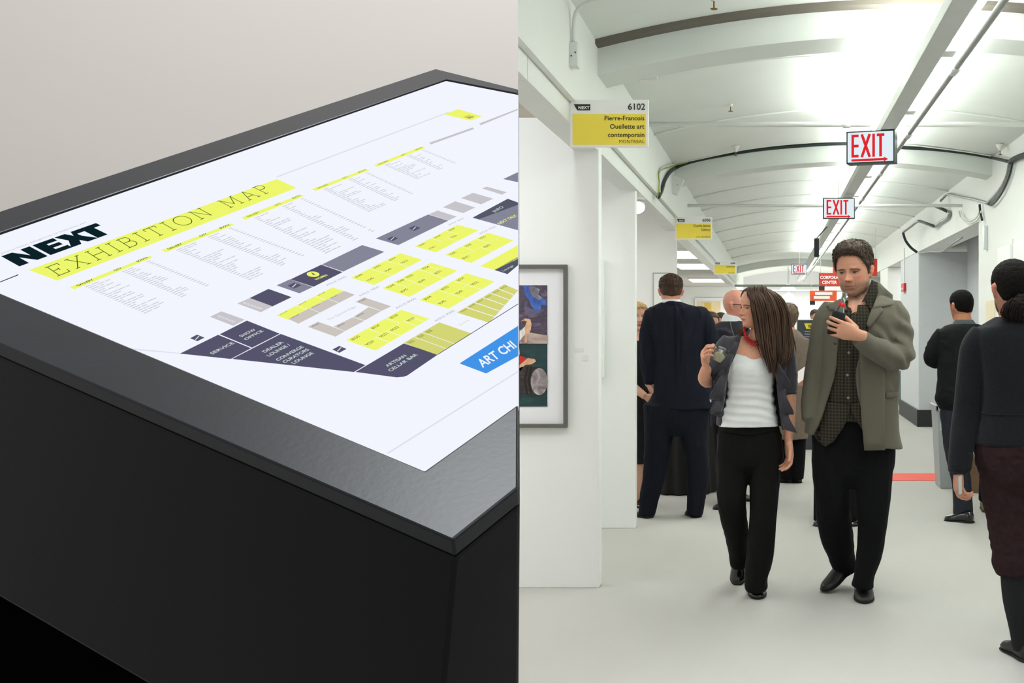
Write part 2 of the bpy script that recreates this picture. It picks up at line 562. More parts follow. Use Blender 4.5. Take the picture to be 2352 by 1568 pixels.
cN, cF = K(1190, 1120), K(1190, 205)
pN, pL, pF = K(1040, 1240), K(-401, 616), K(1000, 158)
kroot = empty('map_kiosk', (pN.x - 0.5, 1.55, 0), 'black slanted exhibition map kiosk with glowing white map screen in foreground', 'kiosk')
tN = (EYEV + ray(978, 1917) * 1.10) - N3
tN = Vector(tN)
outer = [pN, pL, pF, cF, cN]
drop = UP * -0.022
kc = (1190 - CX) / F_PX
def to_cut(p, d):
    """slide p along d to the plane of the kiosk's cut right end"""
    return p + d * ((kc * p.y - p.x) / (d.x - kc * d.y))
D1, D2v = Vector(VP1), Vector(VP2)
lowN = pN + drop + tN
low = [lowN, pL + drop + tN, pF + drop + tN, None, to_cut(lowN, D2v)]
low[3] = to_cut(low[2], D1)
topo = [p + drop for p in outer]
vs = topo + low
fs = [(0, 1, 2, 3, 4), (9, 8, 7, 6, 5)] + [(i, i + 5, (i + 1) % 5 + 5, (i + 1) % 5) for i in range(5)]
MB().add(vs, fs).build('body', M_kblack, kroot, bevel=0.004)
# bezel: one ring round the screen
iN, iL, iF = K(975, 1080), K(-182, 596), K(1024, 182)
iCN, iCF = K(1190, 927), K(1190, 214)
ring_o = [cN, pN, pL, pF, cF]; ring_i = [iCN, iN, iL, iF, iCF]
vs = ring_o + ring_i + [p + drop for p in ring_o + ring_i]
fs = []
for i in range(4):
    fs += [(i, i + 1, i + 6, i + 5), (i + 10, i + 15, i + 16, i + 11), (i, i + 10, i + 11, i + 1), (i + 5, i + 6, i + 16, i + 15)]
fs += [(0, 5, 15, 10), (4, 14, 19, 9)]
MB().add(vs, fs).build('bezel', M_kbez, kroot, bevel=0.0025)
ctr = (pN + pL + pF + cF + cN) / 5
def inw(p, t):
    return p + (ctr - p) * t
basep = []
for p, t in zip(low[:3], (0.16, 0.16, 0.14)):
    basep.append(p + ((sum(low, Vector()) / 5) - p) * t)
basep += [to_cut(basep[2], D1), to_cut(basep[0], D2v)]
vs = [(q.x, q.y, q.z) for q in basep] + [(q.x, q.y, 0.0) for q in basep]
fs = [(0, 1, 2, 3, 4), (9, 8, 7, 6, 5)] + [(i, (i + 1) % 5, (i + 1) % 5 + 5, i + 5) for i in range(5)]
MB().add(vs, fs).build('plinth', M_kbase, kroot)
scr = MB().prism([p - UP * 0.004 for p in (iN, iL, iF, iCF, iCN)], UP * -0.006).build('screen', M_scr, kroot)
LIFT0 = -0.0036
def kpoly(name, pts, m, layer=1):
    q = [K(u, v, LIFT0 + 0.0003 * layer) for u, v in pts]
    return MB().prism(q, UP * -0.0002).build(name, m, scr)
def ktext(name, s, a, b2, top, m, layer=2, bold=0.0, space=1.0):
    l = LIFT0 + 0.0003 * layer
    A, B, T = K(*a, l), K(*b2, l), K(*top, l)
    return text_on(name, s, A, B - A, T - A, m, scr, bold, space=space)
def z1(x, y):   # from a 3.137x crop at (0,400)
    return (x / 3.137, 400 + y / 3.137)
def z2(x, y):   # 2.977x crop at (400,300)
    return (400 + x / 2.977, 300 + y / 2.977)
def z3(x, y):   # 2.94x crop at (390,520)
    return (390 + x / 2.94, 520 + y / 2.94)
# logo, heavy slanted letters
def unit_letters(name, polys, tl, tr, bl, m):
    TL, TR, BL = K(*tl, LIFT0 + 0.0006), K(*tr, LIFT0 + 0.0006), K(*bl, LIFT0 + 0.0006)
    ex, ey = TR - TL, TL - BL
    mb = MB()
    for pl in polys:
        mb.prism([BL + ex * x + ey * y for x, y in pl], UP * -0.0002)
    return mb.build(name, m, scr)
NX = [[(0, 0), (0, 1), (.105, 1), (.19, .42), (.19, 1), (.285, 1), (.285, 0), (.18, 0), (.095, .55), (.095, 0)],
      [(.315, 0), (.315, 1), (.53, 1), (.53, .76), (.415, .76), (.415, .62), (.52, .62), (.52, .40), (.415, .40), (.415, .25), (.54, .25), (.54, 0)],
      [(.53, 0), (.60, .5), (.545, 1), (.655, 1), (.69, .68), (.72, 1), (.74, 1), (.74, .6), (.745, .5), (.82, 0), (.71, 0), (.675, .30), (.64, 0)],
      [(.735, 1), (1.0, 1), (1.0, .74), (.925, .74), (.925, 0), (.82, 0), (.82, .74), (.735, .74)]]
unit_letters('logo_lettering', NX, (1.6, 584), (219, 508), (43, 607), M_blk)
ktext('tagline', 'INVITATIONAL EXHIBITION OF EMERGING ART', z1(10, 562), z1(625, 335), z1(-2, 556), M_txt)
kpoly('header_band', [(65, 615), (635, 407), (680, 427), (130, 639)], M_yel)
# thin slab-serif title
def strokes(ch):
    S = []
    def L(*p): S.append(list(p))
    if ch == 'E':
        w = .80; L((.12, 0), (.12, 1)); L((0, 0), (.8, 0), (.8, .22)); L((0, 1), (.76, 1), (.76, .80)); L((.12, .52), (.5, .52)); L((.5, .42), (.5, .62))
    elif ch == 'X':
        w = 1.0; L((.1, 0), (.86, 1)); L((.14, 1), (.9, 0)); L((0, 0), (.24, 0)); L((.76, 0), (1, 0)); L((.04, 1), (.28, 1)); L((.74, 1), (.96, 1))
    elif ch == 'H':
        w = 1.0; L((.13, 0), (.13, 1)); L((.87, 0), (.87, 1)); L((.13, .5), (.87, .5))
        for x in (.13, .87):
            L((x - .13, 0), (x + .13, 0)); L((x - .13, 1), (x + .13, 1))
    elif ch == 'I':
        w = .34; L((.17, 0), (.17, 1)); L((0, 0), (.34, 0)); L((0, 1), (.34, 1))
    elif ch in 'BP':
        w = .78; L((.12, 0), (.12, 1))
        top = [(0, 1), (.45, 1)] + [(.45 + .25 * math.cos(t), .76 + .24 * math.sin(t)) for t in np.linspace(math.pi / 2, -math.pi / 2, 12)] + [(.12, .52)]
        S.append(top)
        if ch == 'B':
            S.append([(.12, .52), (.48, .52)] + [(.48 + .28 * math.cos(t), .26 + .26 * math.sin(t)) for t in np.linspace(math.pi / 2, -math.pi / 2, 12)] + [(0, 0)])
        else:
            L((0, 0), (.28, 0))
    elif ch == 'T':
        w = .86; L((.43, 0), (.43, 1)); L((.02, .78), (.02, 1), (.84, 1), (.84, .78)); L((.29, 0), (.57, 0))
    elif ch == 'O':
        w = 1.06; S.append([(.53 + .53 * math.cos(t), .5 + .51 * math.sin(t)) for t in np.linspace(0, 2 * math.pi, 33)])
    elif ch == 'N':
        w = 1.0; L((.13, 0), (.13, 1), (.87, 0), (.87, 1)); L((0, 0), (.26, 0)); L((0, 1), (.16, 1)); L((.74, 1), (1, 1))
    elif ch == 'M':
        w = 1.2; L((.13, 0), (.13, 1), (.6, .2), (1.07, 1), (1.07, 0)); L((0, 0), (.26, 0)); L((.94, 0), (1.2, 0)); L((0, 1), (.16, 1)); L((1.04, 1), (1.2, 1))
    elif ch == 'A':
        w = 1.0; L((.1, 0), (.5, 1), (.9, 0)); L((.24, .34), (.76, .34)); L((0, 0), (.22, 0)); L((.78, 0), (1, 0))
    else:
        w = .55
    return S, w
def thin_title(s, a, b2, top, m, sp=.42, lw=.055):
    l = LIFT0 + 0.0009
    A, B, T = K(*a, l), K(*b2, l), K(*top, l)
    tot = sum(strokes(c)[1] + sp for c in s) - sp
    ex, ey = (B - A) / tot, T - A
    mb = MB(); x = 0
    for c in s:
        S, w = strokes(c)
        for pl in S:
            for (p, q) in zip(pl, pl[1:]):
                d = Vector((q[0] - p[0], q[1] - p[1], 0))
                if d.length < 1e-6: continue
                nn = Vector((-d.y, d.x, 0)).normalized() * lw / 2; dd = d.normalized() * lw * .3
                c4 = [Vector((*p, 0)) - dd + nn, Vector((*q, 0)) + dd + nn, Vector((*q, 0)) + dd - nn, Vector((*p, 0)) - dd - nn]
                mb.add([A + ex * (x + r.x) + ey * r.y for r in c4], [(0, 1, 2, 3)])
        x += w + sp
    return mb.build('title_lettering', m, scr)
thin_title('EXHIBITION MAP', (131, 630), (628, 434), (103, 611), M_grn)
kpoly('rule_line', [(-20, 649), (40, 625), (41, 626.5), (-20, 650.5)], M_blk)
# list columns: yellow head bar, heads, and rows of fine print
rng = random.Random(4)
def column(tl, tr, br, bl, rows, far, texts=True):
    kpoly('list_head', [tl, tr, br, bl], M_yel)
    l = LIFT0 + 0.0007
    A, B, C = K(*bl, l), K(*br, l), K(*tl, l)
    ex = B - A; up = C - A
    hh = up.length
    if texts:
        for s, x0, wd_ in (('GALLERY', .06, .2), ('CITY', .52, .10), ('BOOTH', .82, .14)):
            text_on('list_heading', s, A + ex * x0 + up * .28, ex * wd_, up * .5, M_blk if not far else M_dig, scr, 0.02)
    mb = MB()
    L = ex.length
    exn = ex.normalized(); dn = -up.normalized()
    step = hh * 0.58
    for r in range(rows):
        o = A + dn * (hh * 0.55 + step * r)
        for (x0, mx) in ((.10, .36), (.56, .2), (.88, .06)):
            if x0 > .8 and rng.random() < .02: continue
            n = rng.randint(1, 4) if x0 < .5 else (rng.randint(1, 2) if x0 < .8 else 1)
            x = x0 * L
            for q in range(n):
                wl = L * mx * rng.uniform(.12, .30) if x0 < .5 else L * mx * (rng.uniform(.3, .5) if x0 < .8 else 0.8)
                a = o + exn * x
                mb.add([a, a + exn * wl, a + exn * wl + dn * step * .40, a + dn * step * .40], [(0, 1, 2, 3)])
                x += wl + L * .012
    mb.build('fine_print', M_txtl, scr)
column(z1(497, 798), z1(1075, 573), z1(1097, 584), z1(530, 813), 22, False)
column(z1(1158, 533), z1(1660, 340), z1(1683, 350), z1(1192, 547), 26, False)
column((553, 495), (680, 446), (700, 444.5), (563, 500), 27, True)
column((716, 430), (838, 384), (848, 386), (724, 434), 22, True)
column((858, 375), (968, 332.5), (977, 335), (866, 378.5), 16, True)
for (a, b2) in (((985, 324), (1085, 289)), ((1100, 280), (1215, 236))):
    kpoly('grey_rule', [a, b2, (b2[0] + 4, b2[1] + 3), (a[0] + 4, a[1] + 3.5)] if b2[0] < 1190 else [a, (1189, 246), (1189, 249), (a[0] + 4, a[1] + 3.5)], M_lgrey)
kpoly('divider_line', [(634, 401), (1030, 253), (1031, 255), (636, 403)], M_hair)
kpoly('corner_tab', [(1019, 259), (1052, 247), (1107, 263), (1080, 273)], M_yel)
kpoly('corner_mark', [(1062, 264), (1075, 259), (1090, 264), (1078, 269)], M_dig)
# rooms along the upper side
kpoly('map_block', [z3(268, 594), z3(345, 558), z3(503, 614), z3(425, 655)], M_lgrey)
kpoly('map_block', [z3(453, 505), z3(537, 468), z3(690, 524), z3(612, 563)], M_lgrey)
ktext('faint_word', 'ELEVATOR', z3(625, 540), z3(500, 497), z3(608, 547), M_scr)
ktext('faint_word', 'ELEVATOR', z3(440, 628), z3(330, 585), z3(422, 634), M_scr)
kpoly('map_block', [z3(537, 468), z3(663, 407), z3(819, 462), z3(690, 524)], M_navy)
kpoly('map_block', [z3(719, 383), z3(810, 342), z3(962, 394), z3(872, 436)], M_slate)
kpoly('map_block', [z3(814, 342), z3(1020, 244), z3(1163, 294), z3(968, 392)], M_navy)
kpoly('map_block', [z3(1026, 242), z3(1297, 112), z3(1446, 157), z3(1168, 290)], M_slate)
kpoly('map_block', [z2(1378, 723), z2(1735, 560), z2(1872, 602), z2(1530, 768)], M_slate)
kpoly('map_block', [z2(1740, 558), z2(1800, 533), z2(1930, 574), z2(1874, 600)], M_lgrey)
kpoly('map_block', [z2(1838, 510), z2(1920, 470), z2(2057, 512), z2(1975, 550)], M_lgrey)
kpoly('map_block', [z2(1962, 448), z2(2042, 412), z2(2180, 452), z2(2098, 490)], M_lgrey)
kpoly('map_block', [z2(2105, 382), z2(2135, 370), z2(2272, 408), z2(2240, 424)], M_lgrey)
kpoly('map_block', [z2(2250, 318), (1189.5, 391), (1189.5, 414)], M_slate)
def stair(c4):
    kpoly('stair_symbol', c4, M_navy, 2)
    a = [(p[0] + q[0]) / 2 for p, q in zip(c4[0:1] * 2, c4[1:2] * 2)]
    cx = sum(p[0] for p in c4) / 4; cy = sum(p[1] for p in c4) / 4
    sx = (max(p[0] for p in c4) - min(p[0] for p in c4)) * .16; sy = (max(p[1] for p in c4) - min(p[1] for p in c4)) * .28
    kpoly('stair_mark', [(cx - sx, cy + sy), (cx + sx * .6, cy - sy), (cx + sx, cy - sy * .8), (cx - sx * .6, cy + sy * 1.2)], M_mint, 3)
stair([z3(134, 740), z3(180, 716), z3(230, 736), z3(182, 760)])
stair([z3(792, 386), z3(838, 366), z3(886, 384), z3(836, 406)])
stair([z3(1096, 816), z3(1142, 792), z3(1190, 812), z3(1142, 838)])
stair([z2(1452, 728), z2(1490, 710), z2(1530, 722), z2(1492, 742)])
stair([z2(1602, 655), z2(1640, 638), z2(1682, 652), z2(1640, 672)])
# women's room symbol
cx_, cy_ = z3(965, 309)
kpoly('symbol_disc', [(cx_ + 14.6 * math.cos(t), cy_ + 6.1 * math.sin(t) + .5 * math.cos(t)) for t in np.linspace(0, 2 * math.pi, 28)[:-1]], M_yel, 2)
kpoly('symbol_figure', [(cx_ - 4.6, cy_ - 2.8), (cx_ - 3.0, cy_ - 3.4), (cx_ + 0, cy_ - 1.6), (cx_ + 2.4, cy_ - 1.6), (cx_ + 1.6, cy_ - .6), (cx_ + 6.2, cy_ + 1.6), (cx_ + 1.8, cy_ + 2.0), (cx_ + .4, cy_ + .8), (cx_ - 1.6, cy_ + 2.4), (cx_ - .8, cy_ - .2)], M_navy, 3)
ktext('map_word', 'WOMEN', z3(990, 350), z3(1066, 317), z3(972, 343), M_yel, 2, 0.02)
def aisle(s, a, b2, top):
    ktext('aisle_name', s, a, b2, top, M_txt, 2, 0.0)
aisle('AISLE 6000', z3(1062, 388), z3(1194, 327), z3(1045, 382))
aisle('AISLE 7000', z3(1283, 460), z3(1416, 396), z3(1267, 453))
aisle('AISLE 8000', z3(1533, 543), z3(1666, 474), z3(1515, 536))
aisle('AISLE 9000', z3(1796, 630), z3(1926, 557), z3(1778, 622))
aisle('AISLE 6000', z2(1880, 636), z2(1985, 588), z2(1868, 630))
aisle('AISLE 7000', z2(2092, 697), z2(2200, 645), z2(2080, 690))
# exhibition stands: yellow blocks, each cell its own piece, numbers in them
def lerp(a, b2, t):
    return (a[0] + (b2[0] - a[0]) * t, a[1] + (b2[1] - a[1]) * t)
def quad_pt(c, s, t):
    # corners c = left, top, right, bottom of the diamond; s along left->top, t across left->bottom
    A, B, C, D2 = [K(*p) for p in c]
    p = (A * (1 - s) + B * s) * (1 - t) + (D2 * (1 - s) + C * s) * t
    d = p - Vector((0, 0, EYE))
    return (CX + F_PX * d.x / d.y, CY - F_PX * d.z / d.y)
def stand(c, rows, m=M_yel, mt=M_dig, g=.012):
    """rows: list of (t0, t1, [(s0, s1, number)...])"""
    for (t0, t1, cells) in rows:
        for (s0, s1, num) in cells:
            kpoly('stand_cell', [quad_pt(c, s0 + g * (s0 > 0), t0 + g * (t0 > 0)), quad_pt(c, s1, t0 + g * (t0 > 0)), quad_pt(c, s1, t1), quad_pt(c, s0 + g * (s0 > 0), t1)], m)
            if num:
                ds = .13; dt = .12 if (t1 - t0) > .3 else .08
                ktext('stand_number', num, quad_pt(c, s0 + .035, t0 + dt + .05), quad_pt(c, s0 + .035 + ds, t0 + dt + .05), quad_pt(c, s0 + .035, t0 + .05), mt, 2, 0.01)
H = .5
stand([z3(718, 586), z3(1095, 397), z3(1175, 422), z3(792, 612)], [(0, 1, [(0, .33, '6030'), (.33, .67, '6034'), (.67, 1, '6038')])])
stand([z3(797, 609), z3(1172, 420), z3(1246, 446), z3(866, 640)], [(0, 1, [(0, .36, '7029'), (.36, .7, '7033'), (.7, 1, '7037')])], M_tan, M_dig2)
kpoly('stand_cell', [z3(1253, 494), z3(1310, 464), z3(1492, 524), z3(1428, 554)], M_tan)
kpoly('stand_cell', [z3(1238, 596), z3(1340, 530), z3(1424, 556), z3(1316, 618)], M_tan)
kpoly('stand_cell', [z3(1105, 660), z3(1234, 598), z3(1310, 622), z3(1180, 690)], M_tan)
kpoly('stand_cell', [z3(930, 662), z3(998, 628), z3(1178, 692), z3(1116, 728)], M_tan)
for s, x, y in (('7040', 1268, 498), ('8035', 1252, 594), ('8031', 1124, 662), ('7030', 950, 664)):
    ktext('stand_number', s, z3(x + 12, y + 2), z3(x + 58, y - 20), z3(x, y - 4), M_dig2, 2, 0.01)
ktext('stand_title', 'The Spanish Edge', z3(1072, 622), z3(1258, 530), z3(1055, 612), M_lgrey, 2)
stand([z3(1222, 332), z3(1555, 166), z3(1702, 210), z3(1378, 380)], [(0, H, [(0, .36, '6044'), (.36, .68, '6050'), (.68, 1, '6054')]), (H, 1, [(0, .36, '7045'), (.36, .7, '7049'), (.7, 1, '7053')])])
stand([z3(1435, 402), z3(1762, 230), z3(1940, 284), z3(1615, 460)], [(0, H, [(0, .2, '7044'), (.2, .38, '7048'), (.38, .72, '7050'), (.72, .88, '7054'), (.88, 1, '')]), (H, 1, [(0, .36, '8045'), (.36, .7, '8049'), (.7, 1, '8053')])])
stand([z3(1684, 482), z3(2000, 302), z3(2192, 358), z3(1880, 540)], [(0, H, [(0, .36, '8044'), (.36, .7, '8050'), (.7, 1, '8054')]), (H, 1, [(0, .36, '9045'), (.36, .7, '9049'), (.7, 1, '9053')])])
stand([z3(1190, 752), z3(1560, 548), z3(1750, 608), z3(1385, 822)], [(0, H, [(0, .36, '8030'), (.36, .7, '8034'), (.7, 1, '8038')]), (H, 1, [(0, .25, '9029'), (.25, .45, '9031'), (.45, .76, '9033'), (.76, .9, '9037'), (.9, 1, '')])])
stand([z2(1645, 777), z2(1935, 630), z2(2078, 668), z2(1787, 818)], [(0, H, [(0, .36, '6060'), (.36, .7, '6064'), (.7, 1, '6068')]), (H, 1, [(0, .5, '7061'), (.5, 1, '7065')])])
stand([z2(1852, 836), z2(2143, 684), z2(2318, 736), z2(2030, 890)], [(0, H, [(0, .36, '7060'), (.36, .7, '7066'), (.7, 1, '7070')]), (H, 1, [(0, .5, '8061'), (.5, 1, '8065')])])
kpoly('stand_cell', [z2(2092, 912), z2(2310, 790), (1189.5, 558), (1189.5, 590), z2(2190, 938)], M_yel)
kpoly('map_block', [z2(2190, 938), (1189.5, 584.5), (1189.5, 604), z2(2278, 966)], M_char)
ktext('map_word', 'Lounge', z2(2252, 950), z2(2322, 912), z2(2236, 942), M_mint, 2)
kpoly('map_block', [z2(2040, 582), z2(2280, 454), (1189.5, 461), (1189.5, 524)], M_slate)
kpoly('map_block', [z2(2040, 582), z2(2280, 454), (1189.5, 461), (1189.5, 466), z2(2085, 592)], M_char, 2)
ktext('map_word', 'INFO', z2(2195, 548), z2(2255, 512), z2(2172, 540), M_mint, 3, 0.01)
ktext('map_word', 'NEXT TALK', z2(2222, 632), (1188, 492), z2(2205, 620), M_yel, 3, 0.02)
# olive strips by the lower edge
stand([z3(1937, 566), z3(2258, 376), (1189.5, 662), z3(2155, 634)], [(0, 1, [(0, .17, ''), (.17, .34, ''), (.34, .52, ''), (.52, .68, ''), (.68, .84, ''), (.84, 1, '')])], M_oliv, M_dig, .02)
for s, x, y in (('9044', 1962, 564), ('9048', 2018, 530), ('9050', 2072, 500), ('9052', 2126, 470), ('9054', 2180, 438), ('9056', 2232, 408)):
    ktext('stand_number', s, z3(x + 8, y + 4), z3(x + 46, y - 18), z3(x - 4, y - 2), M_dig, 2, 0.01)
stand([z3(1578, 770), z3(1818, 632), z3(2037, 708), z3(1802, 852)], [(0, 1, [(0, .27, '9030'), (.27, .5, '9034'), (.5, 1, '9038')])], M_oliv, M_dig, .02)
ktext('map_word', 'Suite', z3(1960, 656), z3(2022, 620), z3(1948, 648), M_oliv, 2)
# rooms along the lower side
kpoly('map_block', [z3(65, 842), z3(322, 716), z3(545, 806), z3(408, 878)], M_navy)
kpoly('map_block', [z3(334, 712), z3(517, 620), z3(738, 708), z3(552, 802)], M_navy)
kpoly('map_block', [z3(418, 878), z3(746, 710), z3(1318, 920), z3(1240, 966)], M_navy)
kpoly('map_block', [z3(1252, 966), z3(1578, 774), z3(1806, 850), z3(1600, 990), z3(1575, 998), z3(1530, 1002)], M_navy)
ktext('map_word', 'SERVICE', z3(285, 850), z3(436, 774), z3(262, 840), M_mint, 2, 0.015)
ktext('map_word', 'SHOW', z3(482, 733), z3(582, 684), z3(460, 724), M_mint, 2, 0.015)
ktext('map_word', 'OFFICE', z3(512, 754), z3(632, 693), z3(492, 745), M_mint, 2, 0.015)
for s, x0, y0, x1, y1 in (('DEALER', 640, 838, 770, 770), ('LOUNGE /', 670, 864, 815, 786), ('CONVERGE', 730, 894, 905, 800), ('CURATORS', 775, 908, 942, 818), ('LOUNGE', 838, 914, 972, 842), ('ARTISAN', 1470, 934, 1600, 860), ('CELLAR BAR', 1490, 966, 1675, 852)):
    ktext('map_word', s, z3(x0, y0), z3(x1, y1), z3(x0 - 24, y0 - 10), M_mint, 2, 0.015)
kpoly('outline', [(296, 794), z3(65, 838), z3(65, 843), (300, 797.5)], M_hair)
kpoly('outline', [z3(1806, 850), (1189.5, 693), (1189.5, 694.6), z3(1808, 853)], M_navy, 3)
kpoly('blue_banner', [(1055, 829), (1189.5, 743), (1189.5, 812), (1116, 852)], M_blue)
ktext('banner_word', 'ART CHI', (1108, 840), (1187, 792), (1092, 824), M_scr, 3, 0.02)
kpoly('outline', [(888, 1034), (1189.5, 846), (1189.5, 849), (891, 1036)], M_hair)
# ================================================================ FIGURE TOOLS
def skin_mat(name):
    if name in MATS: return MATS[name]
    m = bpy.data.materials.new(name); m.use_nodes = True
    nt = m.node_tree; b = nt.nodes['Principled BSDF']
    at = nt.nodes.new('ShaderNodeAttribute'); at.attribute_name = 'Col'
    nz = nt.nodes.new('ShaderNodeTexNoise'); nz.inputs['Scale'].default_value = 70; nz.inputs['Detail'].default_value = 4
    mx = nt.nodes.new('ShaderNodeMix'); mx.data_type = 'RGBA'; mx.blend_type = 'MULTIPLY'
    mx.inputs['Factor'].default_value = 0.25
    nt.links.new(at.outputs['Color'], mx.inputs['A']); nt.links.new(nz.outputs['Fac'], mx.inputs['B'])
    nt.links.new(at.outputs['Color'], b.inputs['Base Color'])
    b.inputs['Roughness'].default_value = 0.5
    b.inputs['Specular IOR Level'].default_value = 0.35
    b.inputs['Subsurface Weight'].default_value = 0.12
    b.inputs['Subsurface Radius'].default_value = (0.010, 0.004, 0.002)
    b.inputs['Subsurface Scale'].default_value = 1.0
    MATS[name] = m
    return m

def fuse(name, pieces, voxel, m, parent, smooth=3, disp=None, paint=None, factor=0.5, post=None):
    """join closed pieces, melt them into one continuous surface, link as ONE mesh object"""
    V = []; Fc = []
    for v, f in pieces:
        n = len(V)
        V += [tuple(p) for p in v]
        Fc += [[i + n for i in q] for q in f]
    me = bpy.data.meshes.new('tmp')
    me.from_pydata(V, [], Fc)
    bm = bmesh.new(); bm.from_mesh(me)
    bmesh.ops.recalc_face_normals(bm, faces=bm.faces)
    bm.to_mesh(me); bm.free()
    ob = bpy.data.objects.new('tmp', me); COL.objects.link(ob)
    r = ob.modifiers.new('r', 'REMESH'); r.mode = 'VOXEL'; r.voxel_size = voxel; r.adaptivity = 0.0
    if smooth:
        s = ob.modifiers.new('s', 'SMOOTH'); s.iterations = smooth; s.factor = factor
    dg = bpy.context.evaluated_depsgraph_get(); dg.update()
    me2 = bpy.data.meshes.new_from_object(ob.evaluated_get(dg))
    bpy.data.objects.remove(ob); bpy.data.meshes.remove(me)
    n = len(me2.vertices)
    co = np.empty(n * 3); me2.vertices.foreach_get('co', co); co = co.reshape(-1, 3)
    if disp is not None:
        no = np.empty(n * 3); me2.vertices.foreach_get('normal', no); no = no.reshape(-1, 3)
        co = co + no * disp(co, no)[:, None]
    if post is not None:
        co = post(co)
    if paint is not None:
        col = paint(co)
        a = me2.color_attributes.new('Col', 'FLOAT_COLOR', 'POINT')
        a.data.foreach_set('color', np.hstack([col, np.ones((n, 1))]).ravel())
    o = Vector((0, 0, 0)); q = parent
    while q is not None:
        o += q.location; q = q.parent
    co = co - np.array(o)
    me2.vertices.foreach_set('co', co.ravel())
    me2.polygons.foreach_set('use_smooth', [True] * len(me2.polygons))
    me2.materials.clear(); me2.materials.append(m)
    me2.update(); me2.name = name
    ob = bpy.data.objects.new(name, me2); COL.objects.link(ob); ob.parent = parent
    return ob

def vnoise(p, seed=0):
    """vectorised value noise on (n,3) points, about -1..1"""
    p = p + seed * 17.31
    i = np.floor(p).astype(np.int64); f = p - i
    f = f * f * (3 - 2 * f)
    def h(a):
        x = (a[:, 0] * 73856093) ^ (a[:, 1] * 19349663) ^ (a[:, 2] * 83492791)
        x = (x ^ (x >> 13)) * 1274126177
        return ((x & 0xFFFF) / 32767.5) - 1
    r = 0
    for dx in (0, 1):
        for dy in (0, 1):
            for dz in (0, 1):
                w = (f[:, 0] if dx else 1 - f[:, 0]) * (f[:, 1] if dy else 1 - f[:, 1]) * (f[:, 2] if dz else 1 - f[:, 2])
                r = r + w * h(i + np.array([dx, dy, dz]))
    return r

def folds(amp, freq, seed=0, fine=0.35):
    fr = np.array(freq, float)
    def f(co, no):
        a = vnoise(co * fr, seed)
        b = 1 - 2 * np.abs(vnoise(co * fr * 1.7 + 5.1 + a[:, None] * 0.5, seed + 3))
        return amp * (0.6 * a + fine * b)
    return f

